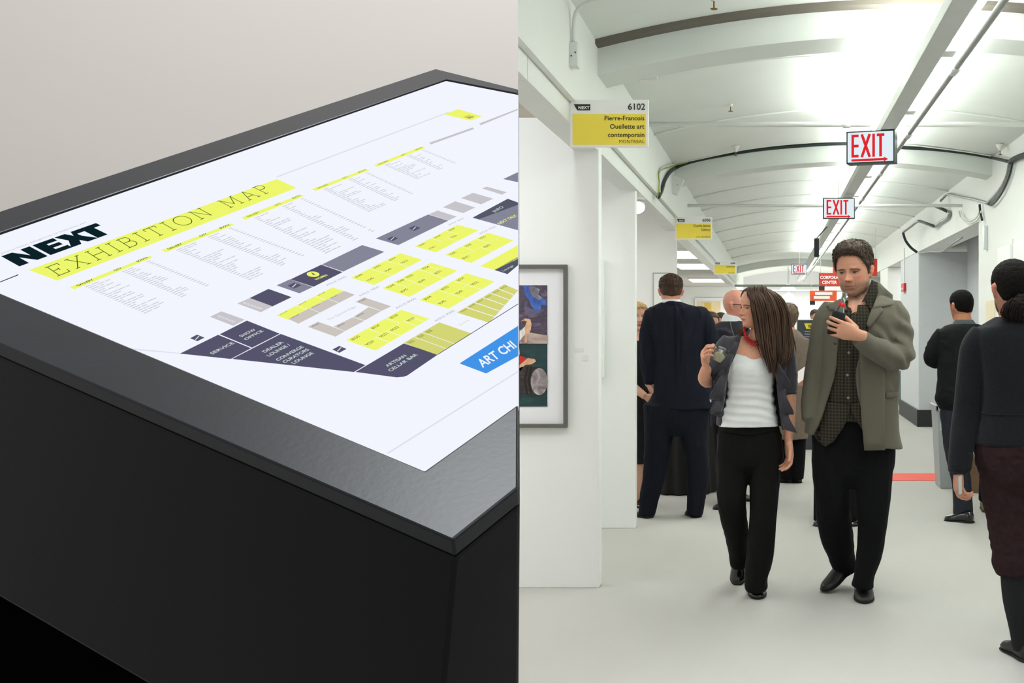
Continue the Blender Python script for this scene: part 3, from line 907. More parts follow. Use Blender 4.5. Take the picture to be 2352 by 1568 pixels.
class Fig:
    def __init__(self, D, u, name, label, group=None, v=None):
        self.D = D
        b = P(u, CY, D); b.z = 0
        self.root = empty(name, b, label, 'person', group)
        self.px = D / F_PX                     # metres per pixel at this distance
    def W(self, u, v, d=0.0):
        return np.array(P(u, v, self.D + d))
    def tube(self, pts, seg=18, sub=5, up=None, caps=True):
        """pts: (u, v, d, r_px[, r2_px]) -> closed smooth tube"""
        q = [list(p) + ([p[3]] if len(p) == 4 else []) for p in pts]
        s = catmull(q, sub) if len(q) > 2 else catmull([q[0], [(a + b) / 2 for a, b in zip(*q)], q[1]], sub)
        c = [self.W(*x[:3]) for x in s]
        r = np.array([(x[3] * self.px, x[4] * self.px) for x in s])
        return tube_geo(c, np.maximum(r, 0.001), seg, caps, up)
    def rings(self, rows, n=44, sub=5, ex=2.4):
        """rows: (v, uL, uR, d, front, back[, vR]) in px / metres -> closed stack of rings"""
        R = [list(r) + ([r[0]] if len(r) == 6 else []) for r in rows]
        s = catmull(R, sub)
        self._rows = s
        t = np.arange(n) * 2 * np.pi / n
        sx = np.sign(np.sin(t)) * np.abs(np.sin(t)) ** (2 / ex); cy = np.sign(np.cos(t)) * np.abs(np.cos(t)) ** (2 / ex)
        V = []; Fc = []
        for (v, uL, uR, d, fr, bk, vR) in s:
            cu, ru = (uL + uR) / 2, (uR - uL) / 2
            for k in range(n):
                u = cu + ru * sx[k]
                dd = d - fr * cy[k] if cy[k] > 0 else d - bk * cy[k]
                w = (sx[k] + 1) / 2
                V.append(self.W(u, v + (vR - v) * w, 0) + np.array([0, dd, 0]))
        m = len(s)
        for i in range(m - 1):
            for k in range(n):
                k2 = (k + 1) % n
                Fc.append((i * n + k, i * n + k2, (i + 1) * n + k2, (i + 1) * n + k))
        c0 = sum(V[:n]) / n; c1 = sum(V[-n:]) / n
        V += [c0, c1]
        for k in range(n):
            k2 = (k + 1) % n
            Fc.append((m * n, k2, k)); Fc.append((m * n + 1, (m - 1) * n + k, (m - 1) * n + k2))
        return [list(map(tuple, V)), Fc]
    def shell(self, rows, th=0.012, n=48, sub=5, ex=2.4):
        """open-fronted garment: rows (v, uL, uR, d, front, back, openL, openR, vR)"""
        s = catmull(rows, sub)
        V = []; Fc = []
        m = len(s)
        for (v, uL, uR, d, fr, bk, oL, oR, vR) in s:
            cu, ru = (uL + uR) / 2, (uR - uL) / 2
            a = math.asin(max(-.98, min(.98, (oR - cu) / ru))); b = math.asin(max(-.98, min(.98, (oL - cu) / ru)))
            ts = np.linspace(a, 2 * math.pi + b, n)
            for lay in (0, 1):
                k_ = 1 if lay == 0 else 0
                for t in ts:
                    sx = math.copysign(abs(math.sin(t)) ** (2 / ex), math.sin(t)); cy = math.copysign(abs(math.cos(t)) ** (2 / ex), math.cos(t))
                    rr = ru - (th / self.px if lay else 0)
                    u = cu + rr * sx
                    f2, b2 = (fr - (th if lay else 0)), (bk - (th if lay else 0))
                    dd = d - f2 * cy if cy > 0 else d - b2 * cy
                    w = (sx + 1) / 2
                    V.append(tuple(self.W(u, v + (vR - v) * w, 0) + np.array([0, dd, 0])))
        st = 2 * n
        for i in range(m - 1):
            for k in range(n - 1):
                Fc.append((i * st + k, i * st + k + 1, (i + 1) * st + k + 1, (i + 1) * st + k))
                Fc.append((i * st + n + k, (i + 1) * st + n + k, (i + 1) * st + n + k + 1, i * st + n + k + 1))
            Fc.append((i * st, (i + 1) * st, (i + 1) * st + n, i * st + n))
            Fc.append((i * st + n - 1, i * st + 2 * n - 1, (i + 1) * st + 2 * n - 1, (i + 1) * st + n - 1))
        for k in range(n - 1):
            Fc.append((k, n + k, n + k + 1, k + 1))
            o = (m - 1) * st
            Fc.append((o + k, o + k + 1, o + n + k + 1, o + n + k))
        self._rows = [list(x[:6]) + [x[8]] for x in s]
        return [V, Fc]
    def front_d(self, u, v, rows=None):
        """depth of the front of the last ring stack at a place"""
        s = np.array(rows if rows is not None else self._rows, float)
        vv = s[:, 0]
        o = np.argsort(vv)
        g = lambda c: np.interp(v, vv[o], s[o, c])
        uL, uR, d, fr = g(1), g(2), g(3), g(4)
        x = (u - (uL + uR) / 2) / max((uR - uL) / 2, 1e-6)
        x = max(-.97, min(.97, x))
        return d - fr * (1 - abs(x) ** 2.4) ** (1 / 2.4)
    def patch(self, name, poly, m, off=-0.006, th=0.006, rows=None, parent=None, cuts=2):
        """flat cloth piece lying on the front surface; poly of (u, v[, extra d])"""
        s = rows if rows is not None else self._rows
        pts2 = [Vector((p[0], p[1], 0)) for p in poly]
        bm = bmesh.new()
        vs = [bm.verts.new(p) for p in pts2]
        ex = {i: (p[2] if len(p) > 2 else 0.0) for i, p in enumerate(poly)}
        bm.faces.new(vs)
        bmesh.ops.triangulate(bm, faces=bm.faces[:])
        for _ in range(cuts):
            bmesh.ops.subdivide_edges(bm, edges=bm.edges[:], cuts=1, use_grid_fill=True)
        bm.verts.index_update()
        arr = np.array([(p[0], p[1]) for p in poly]); exa = np.array([ex[i] for i in range(len(poly))])
        V = []
        for v in bm.verts:
            dd = np.hypot(arr[:, 0] - v.co.x, arr[:, 1] - v.co.y) + .5
            w = 1 / dd ** 2
            e = (w * exa).sum() / w.sum()
            V.append(tuple(self.W(v.co.x, v.co.y, 0) + np.array([0, self.front_d(v.co.x, v.co.y, s) + off + e, 0])))
        Fc = [[v.index for v in f.verts] for f in bm.faces]
        bm.free()
        o = mesh_obj(name, V, Fc, m, parent or self.root, smooth=True)
        sd = o.modifiers.new('t', 'SOLIDIFY'); sd.thickness = th; sd.offset = 0
        return o

def shoe_geo(heel, toe, w, h, z0=None, lift=0.0):
    """shoe along heel->toe (world points on the sole), w half width, h instep height"""
    heel = np.array(heel, float); toe = np.array(toe, float)
    ax = toe - heel; L = np.linalg.norm(ax); ax /= L
    side = np.cross(ax, (0, 0, 1)); side /= np.linalg.norm(side)
    up = np.cross(side, ax)
    prof = [(-.01, .50, .75), (.04, .72, .98), (.18, .80, 1.02), (.36, .80, .98), (.52, .92, .80), (.68, 1.0, .60), (.82, .96, .50), (.93, .74, .42), (.99, .42, .32), (1.01, .2, .2)]
    prof = catmull(prof, 3)
    V = []; Fc = []; n = 16
    for t, ww, hh in prof:
        for k in range(n):
            a = 2 * math.pi * k / n
            x = math.copysign(abs(math.cos(a)) ** .75, math.cos(a)); y = math.copysign(abs(math.sin(a)) ** .75, math.sin(a))
            taper = 1 - .32 * max(0, y)
            V.append(tuple(heel + ax * L * t + side * w * ww * x * taper + up * (h * hh * (y + 1) / 2)))
    m = len(prof)
    for i in range(m - 1):
        for k in range(n):
            k2 = (k + 1) % n
            Fc.append((i * n + k, i * n + k2, (i + 1) * n + k2, (i + 1) * n + k))
    Fc.append(tuple(range(n))[::-1]); Fc.append(tuple((m - 1) * n + k for k in range(n)))
    return V, Fc
def add_shoe(fig, heel, toe, w, h, m, sole=None, name='shoe'):
    v, f = shoe_geo(heel, toe, w, h)
    o = mesh_obj(name, v, f, m, fig.root, smooth=True)
    a = np.array(heel, float); b = np.array(toe, float)
    v, f = shoe_geo(a - (b - a) * .015, b + (b - a) * .02, w * 1.07, h * .2)
    mesh_obj('sole', v, f, sole or mat('shoe_sole', (24, 22, 21), .7), o, smooth=True)
    return o

# ---------------------------------------------------------------- head
HZ = np.array([-.50, -.485, -.45, -.40, -.33, -.25, -.15, -.05, .05, .18, .30, .40, .465, .495, .50])
HW = np.array([.06, .125, .175, .215, .25, .277, .303, .322, .330, .328, .302, .243, .150, .06, .01])
HF = np.array([.19, .27, .312, .328, .335, .342, .350, .352, .368, .375, .345, .275, .165, .06, .01])
HB = np.array([.02, .05, .09, .14, .21, .29, .36, .405, .430, .440, .405, .33, .22, .10, .02])
def g2(x, z, cx, cz, sx, sz):
    return np.exp(-((x - cx) / sx) ** 2 - ((z - cz) / sz) ** 2)
def head_grid(nz=84, nt=88, fem=0.0, fat=0.0, hair=None):
    """unit head: height 1, eyes at z=0, facing -y"""
    zz = .5 * np.sin(np.linspace(-np.pi / 2, np.pi / 2, nz))
    from_z = lambda T: np.interp(zz, HZ, T)
    k = np.array([1, 2, 3, 2, 1.]); k /= k.sum()
    def sm(a):
        b = np.convolve(np.pad(a, 2, mode='edge'), k, 'valid'); b[0] = a[0]; b[-1] = a[-1]
        return b
    w, fr, bk = sm(from_z(HW)), sm(from_z(HF)), sm(from_z(HB))
    jaw = np.exp(-((zz + .36) / .14) ** 2)
    w = w * (1 - .07 * fem * jaw) * (1 + .10 * fat * jaw)
    t = np.arange(nt) * 2 * np.pi / nt
    V = []
    for i, z in enumerate(zz):
        ex = 2.05 + .2 * float(np.clip((.3 - z) / .3, 0, 1))
        sx = np.sign(np.sin(t)) * np.abs(np.sin(t)) ** (2 / ex); cy = np.sign(np.cos(t)) * np.abs(np.cos(t)) ** (2 / ex)
        x = w[i] * sx
        y = np.where(cy > 0, -fr[i] * cy, -bk[i] * cy)
        V.append(np.stack([x, y, np.full(nt, z)], 1))
    V = np.vstack(V)
    x, y, z = V.T
    front = np.clip(-y / .2, 0, 1) ** 1.0
    ax = np.abs(x)
    d = np.zeros(len(V))
    # nose bridge, tip and wings
    zn = np.clip((.045 - z) / .185, 0, 1)
    ridge = (.012 + .105 * zn ** 1.15) * np.exp(-(x / (.030 + .022 * zn)) ** 2) * np.clip((z + .185) / .03, 0, 1) * (z < .06)
    d += ridge * (1.14 - .20 * fem)
    d += .050 * g2(ax, z, .052, -.150, .028, .030)
    d -= .012 * g2(ax, z, .100 + .16 * np.clip(-.15 - z, 0, .2), -.22, .016, .07)
    d -= .008 * g2(ax, z, .135, -.055, .06, .012)
    d += .018 * g2(x, z, 0, -.128, .04, .03)
    # eyes, brow, cheeks
    d -= .046 * g2(ax, z, .135, .003, .066, .042)
    d -= .018 * g2(ax, z, .062, .012, .028, .05)
    d += (.020 - .012 * fem) * g2(ax, z, .115, .082, .09, .032)
    d += .018 * g2(ax, z, .185, -.085, .075, .06)
    d -= .012 * g2(ax, z, .20, -.24, .06, .07) * (1 - fat)
    # mouth and chin
    d += .026 * g2(x, z, 0, -.27, .13, .085)
    d += .016 * g2(x, z, 0, -.262, .070, .016)
    d += .020 * g2(x, z, 0, -.312, .066, .020)
    d -= .020 * g2(x, z, 0, -.286, .085, .0085)
    d -= .014 * g2(x, z, 0, -.355, .08, .020)
    d += .030 * g2(x, z, 0, -.425, .085, .055)
    d -= .008 * g2(ax, z, .088, -.285, .02, .025)
    V[:, 1] -= d * front
    if hair is not None:
        off = hair(x, y, z)
        c = np.array([0, .04, .08])
        dirv = V - c
        dirv /= np.linalg.norm(dirv, axis=1, keepdims=True)
        V = V + dirv * off[:, None]
    Fc = []
    for i in range(nz - 1):
        for q in range(nt):
            q2 = (q + 1) % nt
            Fc.append((i * nt + q, i * nt + q2, (i + 1) * nt + q2, (i + 1) * nt + q))
    Fc.append(tuple(range(nt))[::-1]); Fc.append(tuple((nz - 1) * nt + q for q in range(nt)))
    return V, Fc
class Head:
    def __init__(self, fig, u, v, d, H, yaw, pitch=0, roll=0, fem=0, fat=0):
        self.fig = fig; self.H = H; self.fem = fem; self.fat = fat
        c = fig.W(u, v, d)
        R = Matrix.Rotation(math.radians(yaw), 4, 'Z') @ Matrix.Rotation(math.radians(roll), 4, 'Y') @ Matrix.Rotation(math.radians(pitch), 4, 'X')
        self.M = Matrix.Translation(Vector(c)) @ R @ Matrix.Scale(H, 4)
        self.A = np.array(self.M)[:3, :3]; self.c = c
        self.Ai = np.linalg.inv(self.A)
    def w(self, p):
        return np.asarray(p) @ self.A.T + self.c
    def l(self, p):
        return (np.asarray(p) - self.c) @ self.Ai.T
    def pieces(self, ears=True):
        V, Fc = head_grid(fem=self.fem, fat=self.fat)
        out = [(self.w(V).tolist(), Fc)]
        if ears:
            for s in (-1, 1):
                pts = [(.30, .02, -.13), (.335, .03, -.12), (.352, .045, -.05), (.358, .065, .02), (.345, .075, .065), (.30, .06, .07)]
                v, f = tube_geo(self.w(np.array(catmull([(s * a, b, c_) for a, b, c_ in pts], 4))), np.array([.028] * 4 + [.030] * 4 + [.045] * 4 + [.055] * 4 + [.042] * 5) * self.H, 10)
                out.append((v, f))
        # neck root
        return out
    def hair_mesh(self, name, fn, m, nseg=(110, 120), disp=None):
        V, Fc = head_grid(nseg[0], nseg[1], fem=self.fem, fat=self.fat, hair=fn)
        if disp is not None:
            B, _ = head_grid(nseg[0], nseg[1])
            on = smooth01(fn(*B.T) / .02)[:, None]
            V = V + (disp(V) - V) * on
        return mesh_obj(name, self.w(V), Fc, m, self.fig.root, smooth=True)
    def eyes(self, iris, m_white=None, look=(0, 0), lid_rgb=None, open_=.55):
        fig = self.fig
        mw = mat('eye_white', (214, 204, 198), .3, var=.02)
        mi = mat('eye_iris_%d_%d_%d' % iris, iris, .2, var=.1)
        mk = mat('eyelash', (38, 26, 22), .6)
        for s in (-1, 1):
            c = np.array([s * .135, -.268, .0])
            R = .056
            n = 14
            V = []; Fc = []
            for i in range(n + 1):
                th = math.pi * i / n
                for k in range(20):
                    ph = 2 * math.pi * k / 20
                    V.append(c + R * np.array([math.sin(th) * math.cos(ph), -math.cos(th), math.sin(th) * math.sin(ph)]))
            for i in range(n):
                for k in range(20):
                    k2 = (k + 1) % 20
                    Fc.append((i * 20 + k, i * 20 + k2, (i + 1) * 20 + k2, (i + 1) * 20 + k))
            e = mesh_obj('eye', self.w(np.array(V)), Fc, mw, fig.root, smooth=True)
            # iris disc bulging from the ball
            V = []; Fc = []
            lx, lz = look
            ax = np.array([lx, -1.0, lz]); ax /= np.linalg.norm(ax)
            sd = np.cross(ax, (0, 0, 1)); sd /= np.linalg.norm(sd); up = np.cross(sd, ax)
            for i in range(4):
                th = .50 * i / 3
                for k in range(16):
                    ph = 2 * math.pi * k / 16
                    V.append(c + (R * 1.012) * (ax * math.cos(th) + (sd * math.cos(ph) + up * math.sin(ph)) * math.sin(th)))
            for i in range(3):
                for k in range(16):
                    k2 = (k + 1) % 16
                    Fc.append((i * 16 + k, i * 16 + k2, (i + 1) * 16 + k2, (i + 1) * 16 + k))
            mesh_obj('iris', self.w(np.array(V)), Fc, mi, e, smooth=True)
            # lids: two bent flaps over the ball, dark lash line on the upper
            for (a0, a1, nm) in ((open_ * .5, 1.75, 'upper'), (-.34, -1.6, 'lower')):
                V = []; Fc = []
                m_ = 12
                for j in range(5):
                    for k in range(m_ + 1):
                        ph = -1.25 + 2.5 * k / m_
                        edge = a0 * (1 - (ph / 1.45) ** 2) - (.06 if nm == 'upper' else -.02)
                        el = edge + (a1 - edge) * j / 4
                        rr = R * (1.06 + .16 * j / 4)
                        V.append(c + rr * np.array([math.sin(ph) * math.cos(el), -math.cos(ph) * math.cos(el), math.sin(el)]))
                for j in range(4):
                    for k in range(m_):
                        Fc.append((j * (m_ + 1) + k, j * (m_ + 1) + k + 1, (j + 1) * (m_ + 1) + k + 1, (j + 1) * (m_ + 1) + k))
                lo = mesh_obj('eyelid', self.w(np.array(V)), Fc, lid_rgb, fig.root, smooth=True)
                sd_ = lo.modifiers.new('t', 'SOLIDIFY'); sd_.thickness = .006 * self.H; sd_.offset = 0
                if nm == 'upper':
                    pts = [np.array(V[k]) + np.array([0, -.006, 0]) for k in range(m_ + 1)]
                    v, f = tube_geo(self.w(np.array(pts)), np.array([.3] + [1] * (m_ - 1) + [.4]) * .0075 * self.H, 6)
                    mesh_obj('lashes', v, f, mk, lo, smooth=True)
    def brows(self, m, z=.098, arch_=.014, thick=.014):
        r = random.Random(3)
        for s in (-1, 1):
            mb = MB()
            for q in range(60):
                t = q / 59
                x = .055 + .165 * t
                zc = z + arch_ * math.sin(math.pi * min(1, t * 1.1)) - .012 * t * t
                yv = -.380 * (1 - (x / .33) ** 2.15) ** .465 - .003
                a = np.array([s * x, yv, zc + r.uniform(-1, 1) * thick * .7])
                b = a + np.array([s * .030, .012 + .02 * t, .008 - .014 * t])
                v, f = tube_geo(self.w(np.array([a, (a + b) / 2 + [0, -.006, 0], b])), np.array([.6, 1, .2]) * thick * .30 * self.H, 5)
                mb.add(v, f)
            mb.build('eyebrow', m, self.fig.root, smooth=True)
    def nostrils(self):
        m = mat('nostril', (70, 34, 30), .8)
        for s in (-1, 1):
            mb = MB()
            v, f = tube_geo(self.w(np.array([(s * .020, -.428, -.170), (s * .032, -.415, -.171), (s * .043, -.400, -.170)])), np.array([.4, .9, .5]) * .010 * self.H, 8)
            mb.add(v, f)
            mb.build('nostril', m, self.fig.root, smooth=True)
    def paint(self, base, lip, blush=None, stubble=None, red=None):
        base, lip = np.array(lin(base)), np.array(lin(lip))
        bl = np.array(lin(blush)) if blush else base
        st = np.array(lin(stubble)) if stubble else None
        def f(co):
            p = self.l(co); x, y, z = p.T
            n = len(co)
            col = np.tile(base, (n, 1))
            inh = ((np.abs(x) < .45) & (y < .5) & (z > -.75) & (z < .6)).astype(float)
            fr = np.clip((-y - .12) / .1, 0, 1) * inh
            k = (.55 * g2(np.abs(x), z, .18, -.11, .10, .08) + .6 * g2(x, z, 0, -.13, .05, .05)) * fr
            col = col * (1 - k[:, None]) + bl * k[:, None]
            ear = np.clip((np.abs(x) - .325) / .02, 0, 1) * inh * .5
            col = col * (1 - ear[:, None]) + bl * ear[:, None]
            if st is not None:
                q = np.clip((-.16 - z) / .10, 0, 1) * inh * np.clip((.16 - y) / .1, 0, 1) * np.clip((z + .66) / .12, 0, 1)
                q *= .80 * (.75 + .35 * vnoise(p * 60, 2))
                col = col * (1 - q[:, None]) + st * q[:, None]
            m = np.clip(1.35 * np.exp(-(x / .082) ** 4 - ((z + .288) / (.036 * (1 - .45 * np.clip(np.abs(x) / .09, 0, 1)) )) ** 4), 0, 1) * fr
            col = col * (1 - m[:, None]) + lip * m[:, None]
            ml = np.exp(-(x / .085) ** 4 - ((z + .286) / .007) ** 2) * fr * .7
            col = col * (1 - ml[:, None] * .75)
            so = .22 * g2(np.abs(x), z, .135, .0, .075, .05) * fr
            col = col * (1 - so[:, None])
            return np.clip(col * (1 + .05 * vnoise(co * 120, 7))[:, None], 0, 1)
        return f

def hand_geo(wrist, fwd, palm, thumb, scale=1.0, curls=((.3, .4, .3),) * 4, spread=.10, th=(.5, .35, .3), tb=.35, wr=.027):
    """five-fingered hand; fwd along the fingers, palm = palmar normal, thumb = thumb side"""
    f = np.array(fwd, float); f /= np.linalg.norm(f)
    p = np.array(palm, float); p -= f * p.dot(f); p /= np.linalg.norm(p)
    s = np.cross(f, p)
    if s.dot(np.array(thumb, float)) < 0: s = -s
    w = np.array(wrist, float); k = scale
    out = []
    pts = [w - f * .03 * k, w, w + f * .030 * k, w + f * .062 * k, w + f * .092 * k]
    rad = [(wr * k, wr * .78 * k), (wr * k, .020 * k), (.034 * k, .019 * k), (.041 * k, .0165 * k), (.040 * k, .0125 * k)]
    cc = catmull(np.hstack([np.array(pts), np.array(rad)]), 4)
    up = p
    out.append(tube_geo(cc[:, :3], cc[:, 3:], 16, True, up))
    out.append(tube_geo([w + f * .015 * k + s * .020 * k + p * .008 * k, w + f * .05 * k + s * .026 * k + p * .010 * k], np.array([.017, .013]) * k, 10))
    L = [(.043, .026, .021), (.047, .029, .022), (.043, .027, .022), (.034, .021, .019)]
    for i in range(4):
        off = (.031, .0105, -.0105, -.031)[i]
        b = w + f * (.088 - .004 * abs(i - 1)) * k + s * off * k
        a = 0.0; sp = spread * (1.5 - i) / 1.5 * .6
        d0 = f * math.cos(sp) + s * math.sin(sp); d0 /= np.linalg.norm(d0)
        pp = [b - d0 * .02 * k, b]; r = [.0098, .0098]
        cur = b.copy()
        for j in range(3):
            a += curls[i][j]
            dv = d0 * math.cos(a) + p * math.sin(a)
            seg = L[i][j] * k
            pp.append(cur + dv * seg * .5); r.append(.0088 - .0009 * j)
            cur = cur + dv * seg
            pp.append(cur.copy()); r.append(.0086 - .0011 * j)
        q = catmull(np.hstack([np.array(pp), np.array(r)[:, None] * k * (1 if i < 3 else .88)]), 2)
        out.append(tube_geo(q[:, :3], q[:, 3], 10))
    b = w + f * .022 * k + s * .026 * k + p * .006 * k
    a1, a2, a3 = th
    d1 = f * math.cos(a1) + s * math.sin(a1) * math.cos(tb) + p * math.sin(a1) * math.sin(tb)
    d2 = f * math.cos(a1 - a2) + s * math.sin(a1 - a2) * math.cos(tb) + p * (math.sin(a1) * math.sin(tb) + .1)
    d3 = f * math.cos(a1 - a2 - a3) + s * math.sin(a1 - a2 - a3) * math.cos(tb) + p * (math.sin(a1) * math.sin(tb) + .15)
    pp = [b]
    for dv, l in ((d1, .042), (d2, .033), (d3, .027)):
        dv = dv / np.linalg.norm(dv)
        pp.append(pp[-1] + dv * l * k)
    q = catmull(np.hstack([np.array(pp), np.array([.0145, .0115, .0105, .0085])[:, None] * k]), 4)
    out.append(tube_geo(q[:, :3], q[:, 3], 10))
    return out

def smooth01(x):
    x = np.clip(x, 0, 1)
    return x * x * (3 - 2 * x)
def short_hair(t=.045, front=.30, nape=-.27, burn=-.10, widow=.02, top=.0):
    """offset function of a cropped hairstyle: negative (inside the head) where no hair grows"""
    def f(x, y, z):
        ang = np.arctan2(np.abs(x), -y)              # 0 front .. pi back
        line = np.interp(ang, [0, .35, .75, 1.05, 1.25, 1.40, 1.50, 1.57, 1.74, 1.84, 2.2, 3.15], [front, front, front - .05, .12, .04, burn, burn, .10, .10, -.06, nape + .06, nape])
        k = smooth01((z - line) / .05)
        return -.02 + (t * (.4 + .6 * smooth01((z + .05) / .25)) + .02 + top * smooth01((z - .2) / .25)) * k
    return f
def tufts(head, fn, n, length, rad, m, name='hair', seed=1, flow=None, parent=None, zmin=-.3, lift=.5, thr=.01, wave=.4):
    """short locks rooted where the hair grows"""
    r = random.Random(seed)
    V, Fc = head_grid(60, 60, hair=fn)
    B, _ = head_grid(60, 60)
    off = fn(*B.T)
    idx = [i for i in range(len(B)) if off[i] > thr and B[i][2] > zmin]
    wts = [math.hypot(B[i][0], B[i][1]) * math.sqrt(max(0, 1 - 4 * B[i][2] ** 2)) + 1e-6 for i in idx]
    cw = list(itertools.accumulate(wts))
    mb = MB()
    c = np.array([0, .04, .08])
    for q in range(n):
        i = idx[bisect.bisect(cw, r.random() * cw[-1])] if len(idx) > 1 else idx[0]
        p = V[i] + np.array([r.uniform(-.012, .012) for _ in range(3)])
        nrm = p - c; nrm /= np.linalg.norm(nrm)
        fl = np.array(flow(p)) if flow else np.array([r.uniform(-1, 1), r.uniform(-1, 1), r.uniform(-1, .3)])
        pq = np.array([p]) * 7
        fl = fl + np.array([vnoise(pq, 11)[0], vnoise(pq, 12)[0], vnoise(pq, 13)[0]]) * wave + np.array([r.uniform(-.3, .3) for _ in range(3)])
        fl -= nrm * fl.dot(nrm); fl /= max(np.linalg.norm(fl), 1e-6)
        l = length * r.uniform(.6, 1.25)
        p0 = p - nrm * .02
        p1 = p0 + fl * l * .35 + nrm * l * lift * .8
        p2 = p0 + fl * l * .75 + nrm * l * lift * .8
        p3 = p0 + fl * l + nrm * l * lift * r.uniform(.1, .7)
        pts = catmull([p0, p1, p2, p3], 2)
        rr = np.interp(np.linspace(0, 1, len(pts)), [0, .4, 1], [.9, 1, .15]) * rad * r.uniform(.7, 1.3)
        v, f = tube_geo(head.w(np.array(pts)), rr * head.H, 5)
        mb.add(v, f)
    return mb.build(name, m, parent or head.fig.root, smooth=True)
def strands(fig, guides, n, rad, m, name='hair', seed=1, jit=2.2, sub=6, parent=None, flat=1.0):
    """long locks between guide curves; guides: list of curves of (u, v, d)"""
    r = random.Random(seed)
    G = [catmull(g, sub) for g in guides]
    L = min(len(g) for g in G)
    G = [np.array([g[int(round(i * (len(g) - 1) / (L - 1)))] for i in range(L)]) for g in G]
    mb = MB()
    for q in range(n):
        t = r.uniform(0, len(G) - 1.001)
        i = int(t); w = t - i
        c = G[i] * (1 - w) + G[i + 1] * w
        j = np.array([r.gauss(0, jit), r.gauss(0, jit * .6), r.gauss(0, jit * fig.px)])
        ph = r.uniform(0, 6.28); amp = r.uniform(.5, 1.6) * jit * .7
        s = np.linspace(0, 1, L)
        c = c + j * (np.minimum(1, s * 3))[:, None]
        c[:, 0] += amp * np.sin(ph + s * 7) * s
        c[:, 2] += amp * fig.px * np.cos(ph + s * 6) * s
        e = int(L * r.uniform(.82, 1.0))
        pts = np.array([fig.W(*x) for x in c[:max(4, e)]])
        rr = np.interp(np.linspace(0, 1, len(pts)), [0, .2, .7, 1], [.7, 1, .9, .12]) * rad * r.uniform(.6, 1.3)
        v, f = tube_geo(pts, rr, 6)
        mb.add(v, f)
    return mb.build(name, m, parent or fig.root, smooth=True)
# ================================================================ MAN IN THE OLIVE JACKET
def plaid_mat(name, dark, mid, s=62.0):
    m = bpy.data.materials.new(name); m.use_nodes = True
    nt = m.node_tree; b = nt.nodes['Principled BSDF']
    tc = nt.nodes.new('ShaderNodeTexCoord'); sep = nt.nodes.new('ShaderNodeSeparateXYZ')
    nt.links.new(tc.outputs['Object'], sep.inputs[0])
    outs = []
    for ax in ('X', 'Z'):
        mu = nt.nodes.new('ShaderNodeMath'); mu.operation = 'MULTIPLY'; mu.inputs[1].default_value = s * 2 * math.pi
        nt.links.new(sep.outputs[ax], mu.inputs[0])
        si = nt.nodes.new('ShaderNodeMath'); si.operation = 'SINE'; nt.links.new(mu.outputs[0], si.inputs[0])
        outs.append(si)
    ad = nt.nodes.new('ShaderNodeMath'); ad.operation = 'ADD'
    nt.links.new(outs[0].outputs[0], ad.inputs[0]); nt.links.new(outs[1].outputs[0], ad.inputs[1])
    rp = nt.nodes.new('ShaderNodeValToRGB')
    mr = nt.nodes.new('ShaderNodeMapRange'); mr.inputs['From Min'].default_value = -2; mr.inputs['From Max'].default_value = 2
    nt.links.new(ad.outputs[0], mr.inputs['Value']); nt.links.new(mr.outputs[0], rp.inputs['Fac'])
    rp.color_ramp.elements[0].color = lin(dark) + (1,); rp.color_ramp.elements[1].color = lin(mid) + (1,)
    nt.links.new(rp.outputs['Color'], b.inputs['Base Color'])
    b.inputs['Roughness'].default_value = .85
    b.inputs['Specular IOR Level'].default_value = .2
    MATS[name] = m
    return m
M_skin = skin_mat('skin')
M_olive = mat('olive_twill', (104, 100, 88), .85, var=.07, scale=300, bump=.15, bscale=500, spec=.2, sheen=.1)
M_plaid = plaid_mat('plaid_cotton', (30, 29, 25), (72, 67, 55))
M_black = mat('black_wool', (11, 12, 14), .85, var=.15, scale=60, bump=.1, bscale=400, spec=.2)
M_shoe = mat('black_leather', (26, 25, 25), .42, var=.15, scale=30, bump=.08, bscale=120)
M_hairm = mat('hair_dark_brown', (74, 62, 52), .62, var=.4, scale=60, stretch=(1, 1, .5), spec=.3)
M_button = mat('button_grey', (128, 126, 118), .4)

man = Fig(5.65, 1958, 'person', 'man in olive grey jacket over plaid shirt, walking and drinking from a dark bottle')
W = man.W
hd = Head(man, 1961, 622, -.03, .252, -24, 8, -2, fat=1.2)
sk = hd.pieces()
sk.append(man.tube([(1978, 655, .02, 27), (1976, 690, 0, 29), (1974, 720, -.02, 36), (1976, 760, 0, 60)]))
sk.append(man.tube([(1958, 690, -.035, 16), (1957, 712, -.085, 14), (1955, 728, -.10, 12)]))
sk.append(man.rings([(712, 1915, 2040, 0, .08, .09), (760, 1905, 2050, 0, .10, .11), (860, 1905, 2045, 0, .10, .11), (900, 1910, 2040, 0, .09, .11)]))
# arms inside the sleeves, hands outside
sk.append(man.tube([(2050, 715, 0, 20), (2066, 815, -.05, 19), (2020, 802, -.18, 16), (1972, 775, -.27, 12)]))
sk.append(man.tube([(1905, 715, .02, 20), (1872, 850, .03, 17), (1868, 940, .0, 13)]))
wr = W(1973, 770, -.285)
sk += hand_geo(wr, (-.93, -.10, .30), (-.05, 1.0, .1), (.1, 0, 1), 1.08,
               curls=((.20, .75, .55), (.30, .75, .6), (.38, .75, .6), (.45, .7, .6)), spread=.14, th=(.75, .1, .2), tb=.9)
pal = hd.paint((206, 150, 124), (176, 104, 92), (212, 132, 108), (112, 92, 76))
fuse('body', sk, .0026, M_skin, man.root, 2, paint=pal, factor=.35)
hd.eyes((70, 62, 52), look=(-.15, -.12), lid_rgb=mat('lid_man', (190, 134, 110), .5, var=.04), open_=.42)
hd.brows(mat('brow_brown', (112, 84, 66), .7), z=.060, arch_=.006, thick=.015)
hd.nostrils()
